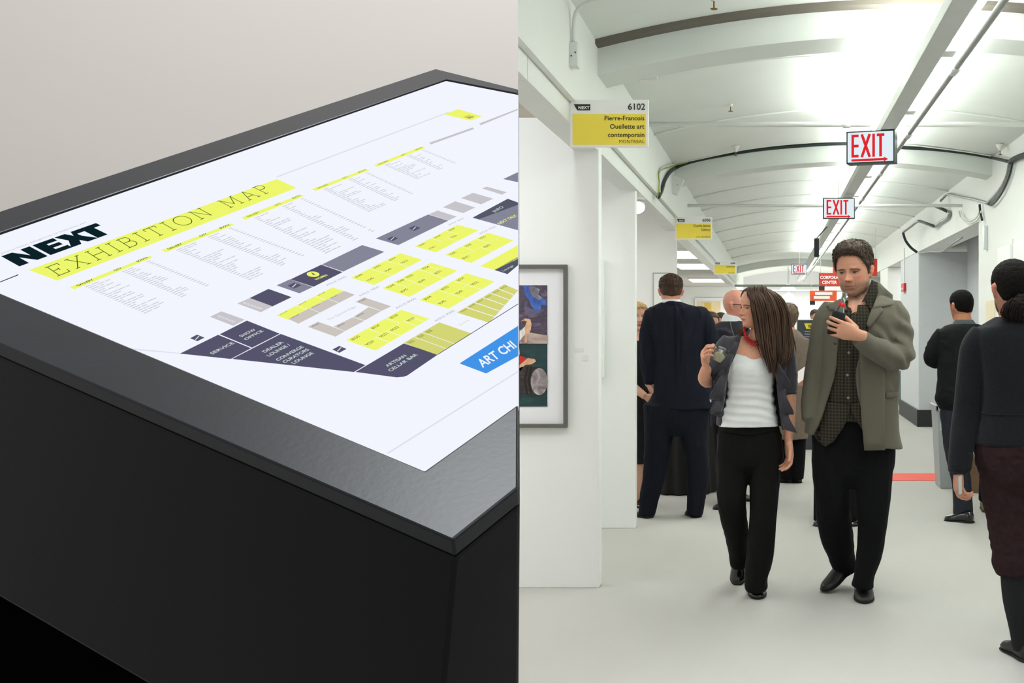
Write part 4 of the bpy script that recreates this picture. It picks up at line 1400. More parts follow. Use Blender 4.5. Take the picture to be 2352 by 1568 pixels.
# short wavy hair
hf = short_hair(.055, .325, -.26, -.10, top=.095)
def curl(V):
    c = np.array([0, .04, .08]); d = V - c; dn = d / np.linalg.norm(d, axis=1, keepdims=True)
    on = smooth01((hf(*V.T) - 0) / .05)
    return V + dn * ((.014 * vnoise(V * 9, 1) + .012 * vnoise(V * 20, 2)) * on)[:, None]
hair = hd.hair_mesh('hair', hf, M_hairm, disp=curl)
tufts(hd, hf, 2600, .085, .0085, M_hairm, 'hair_locks', 5, flow=lambda p: (p[0] * 1.2 + .3, -.3 - .2 * p[2], -.35 + .8 * max(0, p[2] - .25)), parent=hair, lift=.16, thr=.04, wave=1.3)
# trousers
leg_f = man.tube([(1998, 985, .02, 50, 46), (2004, 1060, .0, 47, 44), (2006, 1160, -.04, 37, 36), (1998, 1260, -.02, 30, 32), (1985, 1320, -.02, 24, 27), (1981, 1346, -.02, 26, 28)])
leg_b = man.tube([(1918, 985, .03, 50, 46), (1914, 1060, .02, 50, 44), (1912, 1140, .02, 42, 40), (1918, 1210, .10, 40, 36), (1932, 1270, .19, 33, 32), (1941, 1308, .24, 26, 26)])
hip = man.rings([(900, 1890, 2045, .02, .11, .13), (960, 1868, 2056, .02, .115, .14), (1020, 1866, 2056, .02, .115, .14), (1085, 1880, 2048, .02, .10, .12), (1120, 1925, 1990, .02, .07, .09)])
fuse('trousers', [leg_f, leg_b, hip], .006, M_black, man.root, 4, folds(.006, (14, 14, 9), 3))
# shoes
def fl(u, v, z=0.0):
    D = F_PX * (EYE - z) / (v - CY)
    q = P(u, v, D); q.z = z
    return q
add_shoe(man, fl(1983, 1352) + Vector((0, .06, 0)), fl(1986, 1386), .050, .085, M_shoe)
tb = fl(1893, 1362); hb = Vector((W(1945, 1308, .24))); hb.z = .085
add_shoe(man, hb + Vector((.02, .05, .0)), tb + Vector((0, 0, .01)), .046, .080, M_shoe)
# plaid shirt with two tails
shirt = man.rings([(700, 1932, 2016, .0, .08, .10), (716, 1912, 2040, .0, .112, .11), (760, 1900, 2048, 0, .135, .12), (850, 1900, 2048, 0, .135, .12), (930, 1888, 2046, .01, .130, .12), (965, 1880, 2046, .01, .128, .12)])
srows = [list(r) for r in man._rows]
so = fuse('shirt', [shirt], .006, M_plaid, man.root, 3, folds(.004, (22, 22, 9), 8))
man.patch('shirt_tail', [(1878, 920), (1949, 925), (1947, 940), (1936, 972), (1912, 1008), (1894, 1021), (1880, 1012), (1862, 990)], M_plaid, -.016, .006, srows, so)
man.patch('shirt_tail', [(1949, 925), (1990, 915), (1990, 1000), (1982, 990), (1962, 960), (1951, 940)], M_plaid, -.012, .006, srows, so)
man.patch('placket', [(1950, 722), (1962, 716), (1951, 830), (1953, 935), (1938, 935), (1937, 830)], M_plaid, -.010, .005, srows, so)
for (u, v) in ((1945, 808), (1942, 858), (1944, 909)):
    c = W(u, v, 0); c[1] += man.front_d(u, v, srows) - .018
    MB().lathe([(.001, 0), (.0066, .0005), (.0070, .002), (.0045, .0026), (.001, .0018)], c, 14, (0, -1, 0)).build('button', M_button, so, smooth=True)
man.patch('collar', [(1999, 644), (2016, 652), (2012, 676), (1996, 712), (1983, 693), (1976, 694), (1988, 674)], M_plaid, -.016, .006, srows, so)
man.patch('collar', [(1935, 690), (1944, 690), (1953, 716), (1946, 732), (1930, 716)], M_plaid, -.016, .006, srows, so)
# jacket: open shell, sleeves
coat = man.shell([
    (684, 1932, 2028, .03, .085, .10, 1952, 2008, 676),
    (698, 1908, 2056, .02, .115, .12, 1945, 2006, 692),
    (722, 1890, 2070, .02, .150, .13, 1938, 1999, 720),
    (760, 1884, 2072, .02, .160, .14, 1928, 1985, 760),
    (850, 1884, 2068, .02, .160, .145, 1918, 1966, 850),
    (915, 1872, 2064, .02, .160, .150, 1899, 1968, 915),
    (965, 1852, 2066, .02, .160, .155, 1882, 1973, 985),
    (994, 1848, 2074, .02, .155, .155, 1866, 1978, 1031)], th=.014)
crows = [list(r) for r in man._rows]
sl_r = man.tube([(2040, 705, .02, 34), (2056, 740, 0, 36), (2066, 785, -.03, 33), (2066, 818, -.07, 31), (2030, 812, -.15, 29), (2000, 796, -.21, 25), (1974, 776, -.265, 20)], caps=True)
sl_l = man.tube([(1918, 708, .02, 30), (1900, 740, .02, 33), (1886, 800, .03, 30), (1876, 860, .03, 29), (1868, 920, .01, 28), (1866, 965, -.02, 26)], caps=True)
def coat_disp(co, no):
    b = folds(.005, (9, 9, 6), 12)(co, no)
    el = np.array(W(2062, 812, -.07)); r = np.linalg.norm(co - el, axis=1)
    ax = np.array([.75, 0, .65])
    k = np.exp(-(r / .16) ** 2)
    b += k * .009 * np.sin((co @ ax) * 95 + 2.5 * vnoise(co * 11, 4))
    sh = np.array(W(2052, 745, -.05)); r2 = np.linalg.norm(co - sh, axis=1)
    b += np.exp(-(r2 / .10) ** 2) * .006 * np.sin((co @ np.array([.4, 0, .9])) * 80 + 2 * vnoise(co * 9, 6))
    return b
jk = fuse('jacket', [coat, sl_r, sl_l], .0055, M_olive, man.root, 3, coat_disp)
man.patch('lapel', [(2016, 704), (2023, 712), (1991, 753), (1984, 746), (1990, 725), (1998, 708)], M_olive, -.012, .006, crows, jk)
man.patch('jacket_collar', [(2010, 648), (2020, 652), (2050, 677), (2049, 701), (2018, 706), (1998, 710), (2012, 680)], M_olive, -.014, .007, crows, jk)
man.patch('jacket_collar', [(1935, 690), (1925, 690), (1896, 703), (1905, 712), (1933, 714), (1943, 712)], M_olive, -.012, .007, crows, jk)
man.patch('front_facing', [(1969, 800), (1984, 790), (2026, 800), (2027, 1027), (1980, 1027), (1972, 940)], M_olive, -.008, .004, crows, jk)
man.patch('pocket_flap', [(2030, 898), (2062, 898), (2062, 909), (2030, 910)], M_olive, -.008, .004, crows, jk)
MB().lathe([(.001, 0), (.009, .001), (.009, .003), (.001, .003)], W(1918, 788, man.front_d(1918, 788, crows) - .01), 14, (0, -1, 0)).build('jacket_button', mat('button_dark', (70, 66, 58), .4), jk, smooth=True)
# bottle in a dark sleeve, held to the mouth: a thing of its own
bt0, bt1 = W(1914, 768, -.255), W(1941, 672, -.235)
ax = (bt1 - bt0); Lb = np.linalg.norm(ax); ax /= Lb
bot = empty('bottle', bt0, 'clear glass bottle with red cap label in a black foam sleeve held by the man', 'bottle')
M_glass = mat('bottle_glass', (190, 205, 198), .05, var=.02, trans=.9, ior=1.45)
MB().lathe([(.001, .0), (.027, .002), (.028, .09), (.026, .112), (.019, .14), (.0125, .17), (.012, Lb - .012), (.0135, Lb - .01), (.0135, Lb), (.008, Lb)], bt0, 20, ax).build('glass', M_glass, bot, smooth=True)
MB().lathe([(.029, -.004), (.033, .0), (.0335, .105), (.030, .112), (.029, .10)], bt0, 24, ax).build('foam_sleeve', mat('foam_black', (20, 20, 26), .9), bot, smooth=True)
MB().lathe([(.0185, .140), (.0190, .1405), (.0165, .160), (.0155, .1605)], bt0, 20, ax).build('label_band', mat('label_red', (206, 34, 30), .4), bot, smooth=True)
# ================================================================ WOMAN WITH THE RED NECKLACE
M_tank = mat('white_knit', (236, 238, 238), .85, var=.015, scale=40, bump=.05, bscale=500, spec=.2)
M_card = mat('cardigan_grey', (66, 65, 72), .9, var=.12, scale=200, bump=.2, bscale=420, spec=.15, sheen=.2)
M_blk2 = mat('black_trouser_warm', (16, 16, 15), .85, var=.15, scale=60, bump=.08, bscale=400, spec=.2)
M_patent = mat('patent_leather', (16, 15, 16), .12, var=.1, coat=.6)
M_hairw = mat('hair_brown', (70, 49, 36), .5, var=.35, scale=40, stretch=(1, 1, .15), spec=.4)
M_hairh = mat('hair_highlight', (122, 94, 64), .45, var=.25, scale=40, stretch=(1, 1, .15), spec=.4)
M_bead = mat('red_bead', (176, 24, 26), .25, var=.15, scale=30)

wo = Fig(5.70, 1724, 'person', 'woman in white top, grey ruffled cardigan and red bead necklace, walking with a cup')
W = wo.W
hw = Head(wo, 1735, 706, -.02, .208, -58, 2, 3, fem=1)
sk = hw.pieces()
sk.append(wo.tube([(1746, 735, .01, 22), (1744, 760, .0, 21), (1738, 785, -.01, 25), (1734, 815, -.005, 50, 34)]))
sk.append(wo.rings([(772, 1700, 1772, 0, .050, .07), (790, 1680, 1790, 0, .075, .085), (830, 1676, 1788, -.01, .105, .09), (900, 1682, 1776, 0, .09, .09), (975, 1668, 1782, 0, .09, .10)]))
# arm carrying the cup
sk.append(wo.tube([(1672, 792, .02, 19), (1650, 830, .0, 18), (1630, 872, -.01, 16), (1618, 868, -.09, 15), (1622, 846, -.15, 12)]))
wr = W(1622, 842, -.16)
sk += hand_geo(wr, (-.18, -.55, .80), (1, -.05, .1), (.1, .8, .6), .90, curls=((.75, .85, .5), (.8, .85, .5), (.85, .85, .5), (.9, .8, .5)), spread=.10, th=(.9, .2, .3), tb=.7)
# hanging arm
sk.append(wo.tube([(1792, 792, .02, 19), (1806, 850, .03, 18), (1812, 905, .02, 16), (1813, 960, .0, 14), (1811, 1010, -.02, 10)]))
wr = W(1811, 1012, -.02)
sk += hand_geo(wr, (.012, -.05, -.17), (-.9, -.4, 0), (-.2, -1, 0), .98, curls=((.25, .45, .3), (.35, .5, .35), (.4, .5, .35), (.45, .5, .35)), spread=.12, th=(.35, .1, .2), tb=.4)
pal = hw.paint((218, 160, 132), (190, 104, 96), (222, 142, 120))
fuse('body', sk, .0026, M_skin, wo.root, 2, paint=pal, factor=.35)
hw.eyes((66, 48, 36), look=(.05, 0), lid_rgb=mat('lid_woman', (200, 144, 118), .5, var=.04), open_=.5)
hw.brows(mat('brow_dark', (70, 46, 34), .7), z=.064, arch_=.010, thick=.011)
hw.nostrils()
# trousers, slightly flared
legF = wo.tube([(1752, 1000, .0, 44, 42), (1756, 1080, -.01, 37, 38), (1753, 1180, -.05, 31, 33), (1746, 1270, -.04, 31, 34), (1737, 1325, -.02, 27, 32), (1737, 1350, -.01, 27, 32)])
legB = wo.tube([(1690, 1000, .02, 44, 42), (1684, 1080, .0, 38, 38), (1680, 1150, -.02, 33, 33), (1690, 1215, .07, 29, 30), (1697, 1262, .16, 26, 27), (1697, 1296, .20, 21, 24)])
hipw = wo.rings([(955, 1662, 1778, .01, .10, .10), (975, 1652, 1787, .01, .108, .115), (1020, 1647, 1797, .01, .11, .135), (1065, 1648, 1795, .01, .10, .13), (1088, 1690, 1750, .01, .05, .07)])
fuse('trousers', [legF, legB, hipw], .006, M_blk2, wo.root, 4, folds(.005, (15, 15, 8), 21))
trow = wo._rows
wo.patch('waistband', [(1653, 972), (1720, 980), (1787, 970), (1790, 984), (1720, 996), (1650, 986)], M_blk2, -.004, .004, [list(r) for r in trow])
def fl(u, v, z=0.0):
    D = F_PX * (EYE - z) / (v - CY)
    q = P(u, v, D); q.z = z
    return q
add_shoe(wo, fl(1737, 1350) + Vector((0, .04, .03)), fl(1740, 1376), .046, .075, M_patent)
t_ = fl(1694, 1342, .0)
add_shoe(wo, t_ + Vector((.012, .10, .135)), t_ + Vector((0, -.01, .0)), .042, .072, M_patent)
# white top
tank = wo.rings([(782, 1696, 1774, -.005, .045, .07), (796, 1686, 1780, -.005, .065, .085), (812, 1676, 1784, -.01, .092, .10), (845, 1668, 1782, -.01, .128, .10), (880, 1670, 1776, -.01, .115, .10), (915, 1667, 1778, 0, .108, .105), (950, 1657, 1784, 0, .115, .11), (977, 1650, 1789, 0, .120, .12)])
trows = [list(r) for r in wo._rows]
def tank_disp(co, no):
    b = folds(.003, (10, 10, 26), 31)(co, no)
    z = co[:, 2]; x = co[:, 0]
    zc = P(0, 925, wo.D).z
    k = np.exp(-((z - zc) / .09) ** 2)
    b += k * .0045 * np.sin(z * 150 + x * 22 + 2.0 * vnoise(co * 8, 5))
    return b
def neck_cut(co):
    # scooped neckline: push the cloth behind the skin above the curve
    x = co[:, 0]; z = co[:, 2]; y = co[:, 1]
    x0 = P(1733, 0, wo.D).x
    zl = P(0, 824, wo.D).z + 11.5 * (x - x0) ** 2
    k = smooth01((z - zl) / .012) * (y < wo.D)
    co = co.copy()
    co[:, 1] += k * .085
    return co
fuse('top', [tank], .0036, M_tank, wo.root, 3, tank_disp, post=neck_cut)
# cardigan
card = wo.shell([
    (768, 1692, 1782, .03, .06, .09, 1706, 1772, 768),
    (780, 1664, 1806, .02, .09, .11, 1698, 1776, 784),
    (810, 1656, 1812, .02, .125, .125, 1688, 1780, 812),
    (850, 1656, 1808, .02, .148, .13, 1672, 1780, 850),
    (900, 1656, 1806, .02, .145, .13, 1668, 1786, 900),
    (950, 1648, 1812, .02, .145, .135, 1660, 1792, 960),
    (975, 1644, 1816, .02, .145, .14, 1658, 1796, 985)], th=.012)
cr = [list(r) for r in wo._rows]
slL = wo.tube([(1680, 785, .02, 24), (1664, 806, .01, 25), (1647, 838, -.01, 24), (1634, 864, -.03, 22)])
slR = wo.tube([(1788, 785, .02, 24), (1802, 815, .02, 25), (1810, 860, .03, 22), (1812, 905, .02, 19)])
cg = fuse('cardigan', [card, slL, slR], .005, M_card, wo.root, 3, folds(.004, (14, 14, 8), 41))
# ruffled front edges: wavy ribbons
def ruffle(path, width, waves, m, ph=0.0, amp=.030):
    """path of (u, v, d, outward sign); a rippling strip"""
    c = catmull(path, 10)
    V = []; Fc = []
    n = len(c); k = 7
    for i, (u, v, d, s) in enumerate(c):
        t = i / (n - 1)
        wv = math.sin(t * waves * 2 * math.pi + ph)
        for j in range(k):
            q = j / (k - 1)
            uu = u + s * width * q * (1 + .35 * wv) * (.25 + .75 * min(1, t * 3))
            vv = v + 10 * q * wv
            V.append(tuple(wo.W(uu, vv, d) + np.array([0, -amp * q * math.cos(t * waves * 2 * math.pi + ph) - .02 * q * (1 - q), 0])))
    for i in range(n - 1):
        for j in range(k - 1):
            Fc.append((i * k + j, i * k + j + 1, (i + 1) * k + j + 1, (i + 1) * k + j))
    o = mesh_obj('ruffle', V, Fc, m, cg, smooth=True)
    sd = o.modifiers.new('t', 'SOLIDIFY'); sd.thickness = .005; sd.offset = 0
    return o
dL = lambda u, v: wo.front_d(u, v, cr) - .012
ruffle([(1703, 770, -.06, -1), (1696, 795, dL(1696, 795), -1), (1688, 818, dL(1688, 818), -1), (1674, 850, dL(1676, 850), -1), (1668, 890, dL(1672, 890), -1), (1663, 925, dL(1668, 925), -1), (1656, 962, dL(1662, 962), -1)], 22, 3.6, M_card, .6)
ruffle([(1690, 800, -.10, -1), (1680, 830, -.12, -1), (1670, 870, -.13, -1), (1664, 910, -.12, -1), (1658, 945, -.12, -1)], 26, 2.6, M_card, 2.6, .04)
ruffle([(1774, 800, dL(1774, 800), 1), (1778, 840, dL(1778, 840), 1), (1784, 880, dL(1784, 880), 1), (1788, 920, dL(1786, 920), 1), (1794, 955, dL(1790, 955), 1), (1800, 985, dL(1792, 985), 1)], 24, 3.0, M_card, 1.0)
# hair: under-volume, then locks
hfw = lambda x, y, z: np.where(((z > .24 - .9 * np.clip(-y - .2, 0, 1) * 0) & (y > -.25)) | ((y > -.10) & (z > -.35)), .045, -.03)
hv = hw.hair_mesh('hair', hfw, M_hairw)
vol = [wo.tube([(1752, 690, .02, 34, 30), (1768, 730, .0, 34, 30), (1780, 775, -.01, 30, 26), (1788, 815, -.03, 22, 20), (1786, 850, -.05, 8, 8)], 16, 5)]
fuse('hair_fall', vol, .006, M_hairw, hv, 2, folds(.008, (26, 26, 5), 51))
gd = [
    [(1714, 668, -.05), (1724, 682, -.082), (1732, 712, -.092), (1740, 745, -.095), (1750, 790, -.12), (1764, 830, -.14), (1772, 868, -.145)],
    [(1722, 662, -.05), (1744, 680, -.09), (1755, 715, -.10), (1760, 752, -.105), (1766, 795, -.125), (1774, 835, -.14), (1776, 862, -.14)],
    [(1732, 659, -.03), (1764, 676, -.07), (1778, 715, -.085), (1783, 755, -.09), (1787, 800, -.11), (1788, 832, -.12), (1780, 856, -.13)],
    [(1742, 657, .0), (1780, 676, -.03), (1797, 715, -.03), (1803, 752, -.04), (1807, 792, -.07), (1803, 824, -.10), (1794, 846, -.11)],
    [(1748, 658, .02), (1788, 682, .02), (1804, 722, .02), (1811, 760, .0), (1818, 795, -.02), (1817, 812, -.04), (1810, 830, -.05)],
]
gd = [[(u, v, d - (.034, .030, .018, .008, 0, 0, 0)[i]) for i, (u, v, d) in enumerate(g)] for g in gd]
strands(wo, gd, 850, .0034, M_hairw, 'hair_locks', 7, 4.2, parent=hv)
strands(wo, gd[:4], 60, .0030, M_hairh, 'hair_highlights', 9, 3.4, parent=hv)
# crown and far side
gc = [[(1744, 657, .02), (1726, 661, -.02), (1717, 672, -.03), (1712, 690, .0)], [(1744, 657, .02), (1760, 664, .05), (1770, 690, .08), (1772, 730, .09)]]
strands(wo, [[(1724, 659, -.06), (1720, 664, -.075), (1718, 672, -.088), (1724, 690, -.10)], [(1734, 656, -.05), (1730, 662, -.085), (1728, 680, -.108), (1732, 700, -.105)], [(1752, 655, -.04), (1758, 661, -.09), (1764, 680, -.115), (1770, 700, -.11)]], 200, .0032, M_hairw, 'hair_crown', 3, 1.6, parent=hv)
strands(wo, [[(1720, 735, .06), (1710, 748, .02), (1700, 757, -.03), (1688, 764, -.05)], [(1722, 740, .06), (1714, 756, .0), (1704, 764, -.05), (1696, 775, -.07)]], 110, .003, M_hairw, 'hair_far_side', 4, 2.0, parent=hv)
# bead necklace, two strands: a thing of its own
nk = empty('necklace', W(1734, 775, -.05), 'double strand of round red beads around the neck of the woman', 'necklace')
mbead = None
for row, pts in enumerate(([(1709, 752, -.035), (1714, 771, -.07), (1730, 784, -.088), (1746, 782, -.085), (1757, 773, -.06), (1764, 758, -.02)],
                           [(1708, 760, -.045), (1715, 779, -.082), (1731, 792, -.098), (1748, 789, -.094), (1760, 779, -.068), (1767, 766, -.02)])):
    c = catmull(pts, 24)
    c = np.array([W(*p) for p in c])
    s = np.concatenate([[0], np.cumsum(np.linalg.norm(np.diff(c, axis=0), axis=1))])
    nb = int(s[-1] / .0125)
    for i in range(nb + 1):
        p = np.array([np.interp(i * s[-1] / nb, s, c[:, q]) for q in range(3)])
        if mbead is None:
            b = MB().lathe([(.0006, -.0068), (.0038, -.0056), (.0062, -.003), (.0068, 0), (.0062, .003), (.0038, .0056), (.0006, .0068)], nk.location, 12).build('bead', M_bead, nk, smooth=True)
            mbead = b
        else:
            b = mbead.copy(); COL.objects.link(b); b.parent = nk
        b.location = Vector(p) - nk.location
# cup of white wine
cb = W(1648, 828, -.215)
cup = empty('wine_cup', cb, 'clear plastic cup of white wine tilted in the raised hand of the woman', 'cup')
axc = (.34, -.15, .9)
M_plas = mat('clear_plastic', (235, 240, 240), .04, var=.0, trans=.95, ior=1.3)
MB().lathe([(.001, 0), (.026, 0), (.030, .03), (.041, .066), (.0395, .066), (.0285, .03), (.0245, .003), (.001, .003)], cb, 24, axc).build('cup_wall', M_plas, cup, smooth=True)
MB().lathe([(.001, .004), (.0235, .004), (.0278, .03), (.030, .042), (.001, .042)], cb, 24, axc).build('wine', mat('white_wine', (232, 220, 168), .1, var=.02, trans=.35), cup, smooth=True)
# silver cuff watch on that arm, pendant of the bag strap
bw = empty('bracelet', W(1633, 846, -.19), 'thin dark strap bracelet hanging below the raised forearm of the woman', 'bracelet')
MB().tube([(W(1637, 850, -.12)), (W(1636, 880, -.10)), (W(1634, 905, -.09))], .0025, 8).build('strap', mat('strap_black', (22, 22, 24), .5), bw, smooth=True)
MB().lathe([(.001, -.016), (.006, -.010), (.007, 0), (.005, .010), (.001, .014)], W(1633, 917, -.09), 12).build('pendant', mat('pendant_silver', (214, 214, 206), .2, .9), bw, smooth=True)
# ================================================================ THE OTHER VISITORS
M_navy_s = mat('navy_suit', (19, 22, 34), .8, var=.15, scale=90, stretch=(6, 6, .3), bump=.08, bscale=300, spec=.2)
M_navy_t = mat('navy_trouser', (17, 20, 30), .85, var=.12, scale=60, spec=.2)
M_hair_b = mat('hair_chestnut', (66, 48, 36), .6, var=.35, scale=50, stretch=(1, 1, .3), spec=.3)
M_hair_k = mat('hair_black', (12, 11, 10), .75, var=.4, scale=160, bump=.5, bscale=300, spec=.12)
M_shirtw = mat('white_shirt', (226, 228, 232), .7, var=.02)
PAL = lambda h, b=(208, 152, 128): h.paint(b, (178, 108, 98), (206, 130, 112))
def fl(u, v, z=0.0):
    D = F_PX * (EYE - z) / (v - CY)
    q = P(u, v, D); q.z = z
    return q
def floor_v(D):
    return CY + F_PX * EYE / D

# ---- man in navy suit, seen from behind
nm = Fig(8.06, 1550, 'person', 'man in navy suit seen from behind, feet apart, one hand on his hip')
h = Head(nm, 1541, 669, .03, .236, 190, 8)
sk = h.pieces()
sk.append(nm.tube([(1541, 690, .01, 19), (1541, 705, .0, 20), (1545, 725, .01, 24)]))
sk.append(nm.rings([(715, 1510, 1600, 0, .08, .08), (800, 1515, 1605, 0, .09, .09), (880, 1515, 1605, 0, .09, .09)]))
sk.append(nm.tube([(1500, 722, 0, 13), (1488, 800, 0, 12), (1486, 860, .02, 10), (1490, 884, .0, 8)]))
sk.append(nm.tube([(1612, 724, 0, 13), (1634, 790, 0, 12), (1634, 850, .1, 10)]))
sk += hand_geo(nm.W(1488, 882, .0), (.35, .15, -.6), (.9, .3, 0), (.3, -.9, 0), .9, curls=((.4, .6, .4),) * 4)
fuse('body', sk, .004, M_skin, nm.root, 2, paint=PAL(h, (212, 152, 130)))
hf = short_hair(.035, .30, -.24, -.06, top=.03)
hr = h.hair_mesh('hair', hf, M_hair_b, (70, 80), disp=lambda V: V + (.006 * vnoise(V * np.array([16, 16, 5]), 2))[:, None] * V)
tufts(h, hf, 800, .10, .008, M_hair_b, 'hair_locks', 8, flow=lambda p: (p[0] * .4, .25 - p[1] * .3, -1), parent=hr, lift=.05, zmin=-.12, thr=.03)
col_ = nm.rings([(688, 1521, 1562, .0, .062, .06), (700, 1518, 1566, .0, .068, .07)])
fuse('shirt_collar', [col_], .004, M_shirtw, nm.root, 2)
jk = nm.rings([(694, 1524, 1562, .0, .070, .07), (703, 1502, 1590, .01, .09, .10), (714, 1487, 1626, .01, .115, .12), (765, 1492, 1622, .01, .13, .13), (850, 1500, 1622, .01, .125, .12), (900, 1503, 1632, .01, .13, .12), (937, 1504, 1640, .01, .135, .12)])
sl1 = nm.tube([(1500, 718, .01, 19), (1489, 760, .0, 19), (1487, 810, -.01, 18), (1489, 850, .0, 16), (1490, 880, .0, 13)])
sl2 = nm.tube([(1612, 722, .01, 19), (1628, 760, .0, 19), (1638, 800, .0, 18), (1640, 840, .05, 16), (1632, 860, .12, 13)])
jo = fuse('suit_jacket', [jk, sl1, sl2], .006, M_navy_s, nm.root, 3, folds(.011, (13, 13, 3.5), 61, .5))
MB().tube([nm.W(1553, v, -.122) for v in (715, 780, 860, 935)], .003, 6).build('back_seam', M_navy_t, jo, smooth=True)
lg1 = nm.tube([(1518, 930, .0, 40, 36), (1512, 1000, .0, 32, 34), (1505, 1080, .0, 28, 30), (1492, 1140, .0, 22, 26), (1484, 1181, .0, 19, 24)])
lg2 = nm.tube([(1590, 930, .0, 40, 36), (1594, 1000, .0, 30, 34), (1604, 1080, .0, 25, 28), (1600, 1140, .0, 21, 26), (1596, 1180, .0, 18, 24)])
hp = nm.rings([(900, 1500, 1622, .01, .11, .10), (940, 1481, 1622, .01, .13, .10), (975, 1482, 1622, .01, .12, .10), (1000, 1500, 1605, .01, .09, .08)])
fuse('trousers', [lg1, lg2, hp], .007, M_navy_t, nm.root, 3, folds(.007, (14, 14, 8), 63))
add_shoe(nm, fl(1493, 1190), fl(1468, 1184), .048, .085, M_shoe)
add_shoe(nm, fl(1603, 1188), fl(1582, 1180), .048, .085, M_shoe)

# ---- blonde woman at the edge of the booth wall
bw_ = Fig(8.55, 1466, 'person', 'smiling blonde woman in black dress half hidden by white booth wall')
h = Head(bw_, 1463, 727, 0, .215, 24, 2, fem=1)
sk = h.pieces()
sk.append(bw_.tube([(1464, 750, .01, 15), (1464, 770, 0, 16), (1464, 790, 0, 30, 20)]))
sk.append(bw_.rings([(772, 1448, 1482, 0, .05, .05), (790, 1438, 1492, 0, .085, .08), (850, 1440, 1490, 0, .09, .08)]))
sk.append(bw_.tube([(1432, 795, 0, 13), (1428, 860, .0, 12), (1450, 885, -.08, 11), (1482, 910, -.14, 8)]))
sk.append(bw_.tube([(1494, 795, 0, 13), (1500, 870, .0, 12), (1496, 930, 0, 9)]))
sk += hand_geo(bw_.W(1482, 910, -.14), (.8, -.1, -.5), (0, .9, .3), (.3, -.5, .8), .85)
for u in (1454, 1474):
    sk.append(bw_.tube([(u, 1040, 0, 17), (u, 1090, 0, 16), (u - 2, 1140, .02, 10), (u - 2, 1160, 0, 10)]))
fuse('body', sk, .004, M_skin, bw_.root, 2, paint=PAL(h, (228, 176, 150)))
h.eyes((60, 62, 60), lid_rgb=mat('lid_pale', (206, 152, 128), .5))
h.brows(mat('brow_fair', (140, 108, 72), .7), z=.09, thick=.012)
hfb = lambda x, y, z: np.where(((z > .33 - .25 * np.clip(np.abs(x - .08), 0, .3)) | ((y > -.16) & (z > -.34))), .05, -.03)
hb_ = h.hair_mesh('hair', hfb, mat('hair_blonde', (198, 160, 104), .5, var=.25, scale=60, stretch=(1, 1, .3)), (60, 70))
tufts(h, lambda x, y, z: hfb(x, y, z), 500, .16, .010, MATS['hair_blonde'], 'hair_locks', 3, flow=lambda p: (p[0] * 2, .5, -1), parent=hb_, lift=.02)
ds = bw_.rings([(782, 1446, 1484, .0, .085, .08), (800, 1434, 1496, 0, .10, .09), (850, 1440, 1490, 0, .115, .09), (890, 1444, 1488, 0, .095, .09), (960, 1434, 1494, 0, .12, .12), (1020, 1436, 1494, 0, .11, .12), (1062, 1438, 1492, 0, .10, .11)])
fuse('dress', [ds], .006, mat('black_jersey', (22, 22, 24), .85, var=.2, scale=40), bw_.root, 3, folds(.006, (14, 14, 10), 71))
for u in (1453, 1473):
    q = fl(u, floor_v(8.5)); add_shoe(bw_, q + Vector((0, .12, .03)), q + Vector((0, -.06, 0)), .038, .05, M_patent)

# ---- bald man with glasses
bm_ = Fig(8.65, 1690, 'person', 'bald man with dark glasses in navy sweater behind the woman in white')
h = Head(bm_, 1690, 701, 0, .238, 76, 3, fat=.6)
sk = h.pieces()
sk.append(bm_.tube([(1684, 725, .0, 21), (1681, 745, 0, 23), (1680, 770, 0, 40, 30)]))
sk.append(bm_.rings([(750, 1650, 1710, 0, .09, .09), (850, 1645, 1715, 0, .1, .1), (960, 1645, 1715, 0, .1, .1)]))
fuse('body', sk, .004, M_skin, bm_.root, 2, paint=PAL(h, (214, 150, 130)))
h.eyes((70, 80, 90), lid_rgb=mat('lid_bald', (206, 142, 122), .5))
g = MB()
for s in (-1, 1):
    v, f = tube_geo(h.w(np.array([(s * .355, .06, .03), (s * .345, -.2, .035), (s * .27, -.40, .03)])), .012 * h.H, 6); g.add(v, f)
    t = np.linspace(0, 2 * math.pi, 20)
    v, f = tube_geo(h.w(np.stack([s * .14 + .11 * np.cos(t), np.full(20, -.42), .01 + .075 * np.sin(t)], 1)), .010 * h.H, 6); g.add(v, f)
g.build('glasses', mat('glasses_black', (24, 24, 26), .3), bm_.root, smooth=True)
cl_ = bm_.tube([(1684, 726, .0, 22.5), (1681, 742, 0, 26)])
fuse('shirt_collar', [cl_], .005, M_shirtw, bm_.root, 2)
sw = bm_.rings([(736, 1660, 1702, 0, .07, .07), (746, 1642, 1716, 0, .13, .13), (775, 1626, 1726, 0, .18, .18), (850, 1630, 1724, 0, .17, .17), (980, 1632, 1720, 0, .15, .15)])
sa = bm_.tube([(1668, 762, -.14, 22), (1650, 830, -.17, 20), (1670, 880, -.2, 17)])
fuse('sweater', [sw, sa], .008, mat('navy_knit', (32, 29, 42), .9, var=.15, scale=60), bm_.root, 3, folds(.006, (10, 10, 8), 75))
lgs = [bm_.tube([(1670, 970, -.08, 34), (1672, 1060, -.08, 28), (1670, floor_v(8.65) - 8, -.10, 16)]), bm_.tube([(1690, 970, .08, 34), (1692, 1060, .08, 28), (1692, floor_v(8.65) - 8, .08, 20)])]
fuse('trousers', lgs, .008, M_black, bm_.root, 3)
add_shoe(bm_, fl(1672, 1166), fl(1640, 1170), .040, .065, M_shoe)
add_shoe(bm_, fl(1690, 1150), fl(1730, 1150), .045, .08, M_shoe)
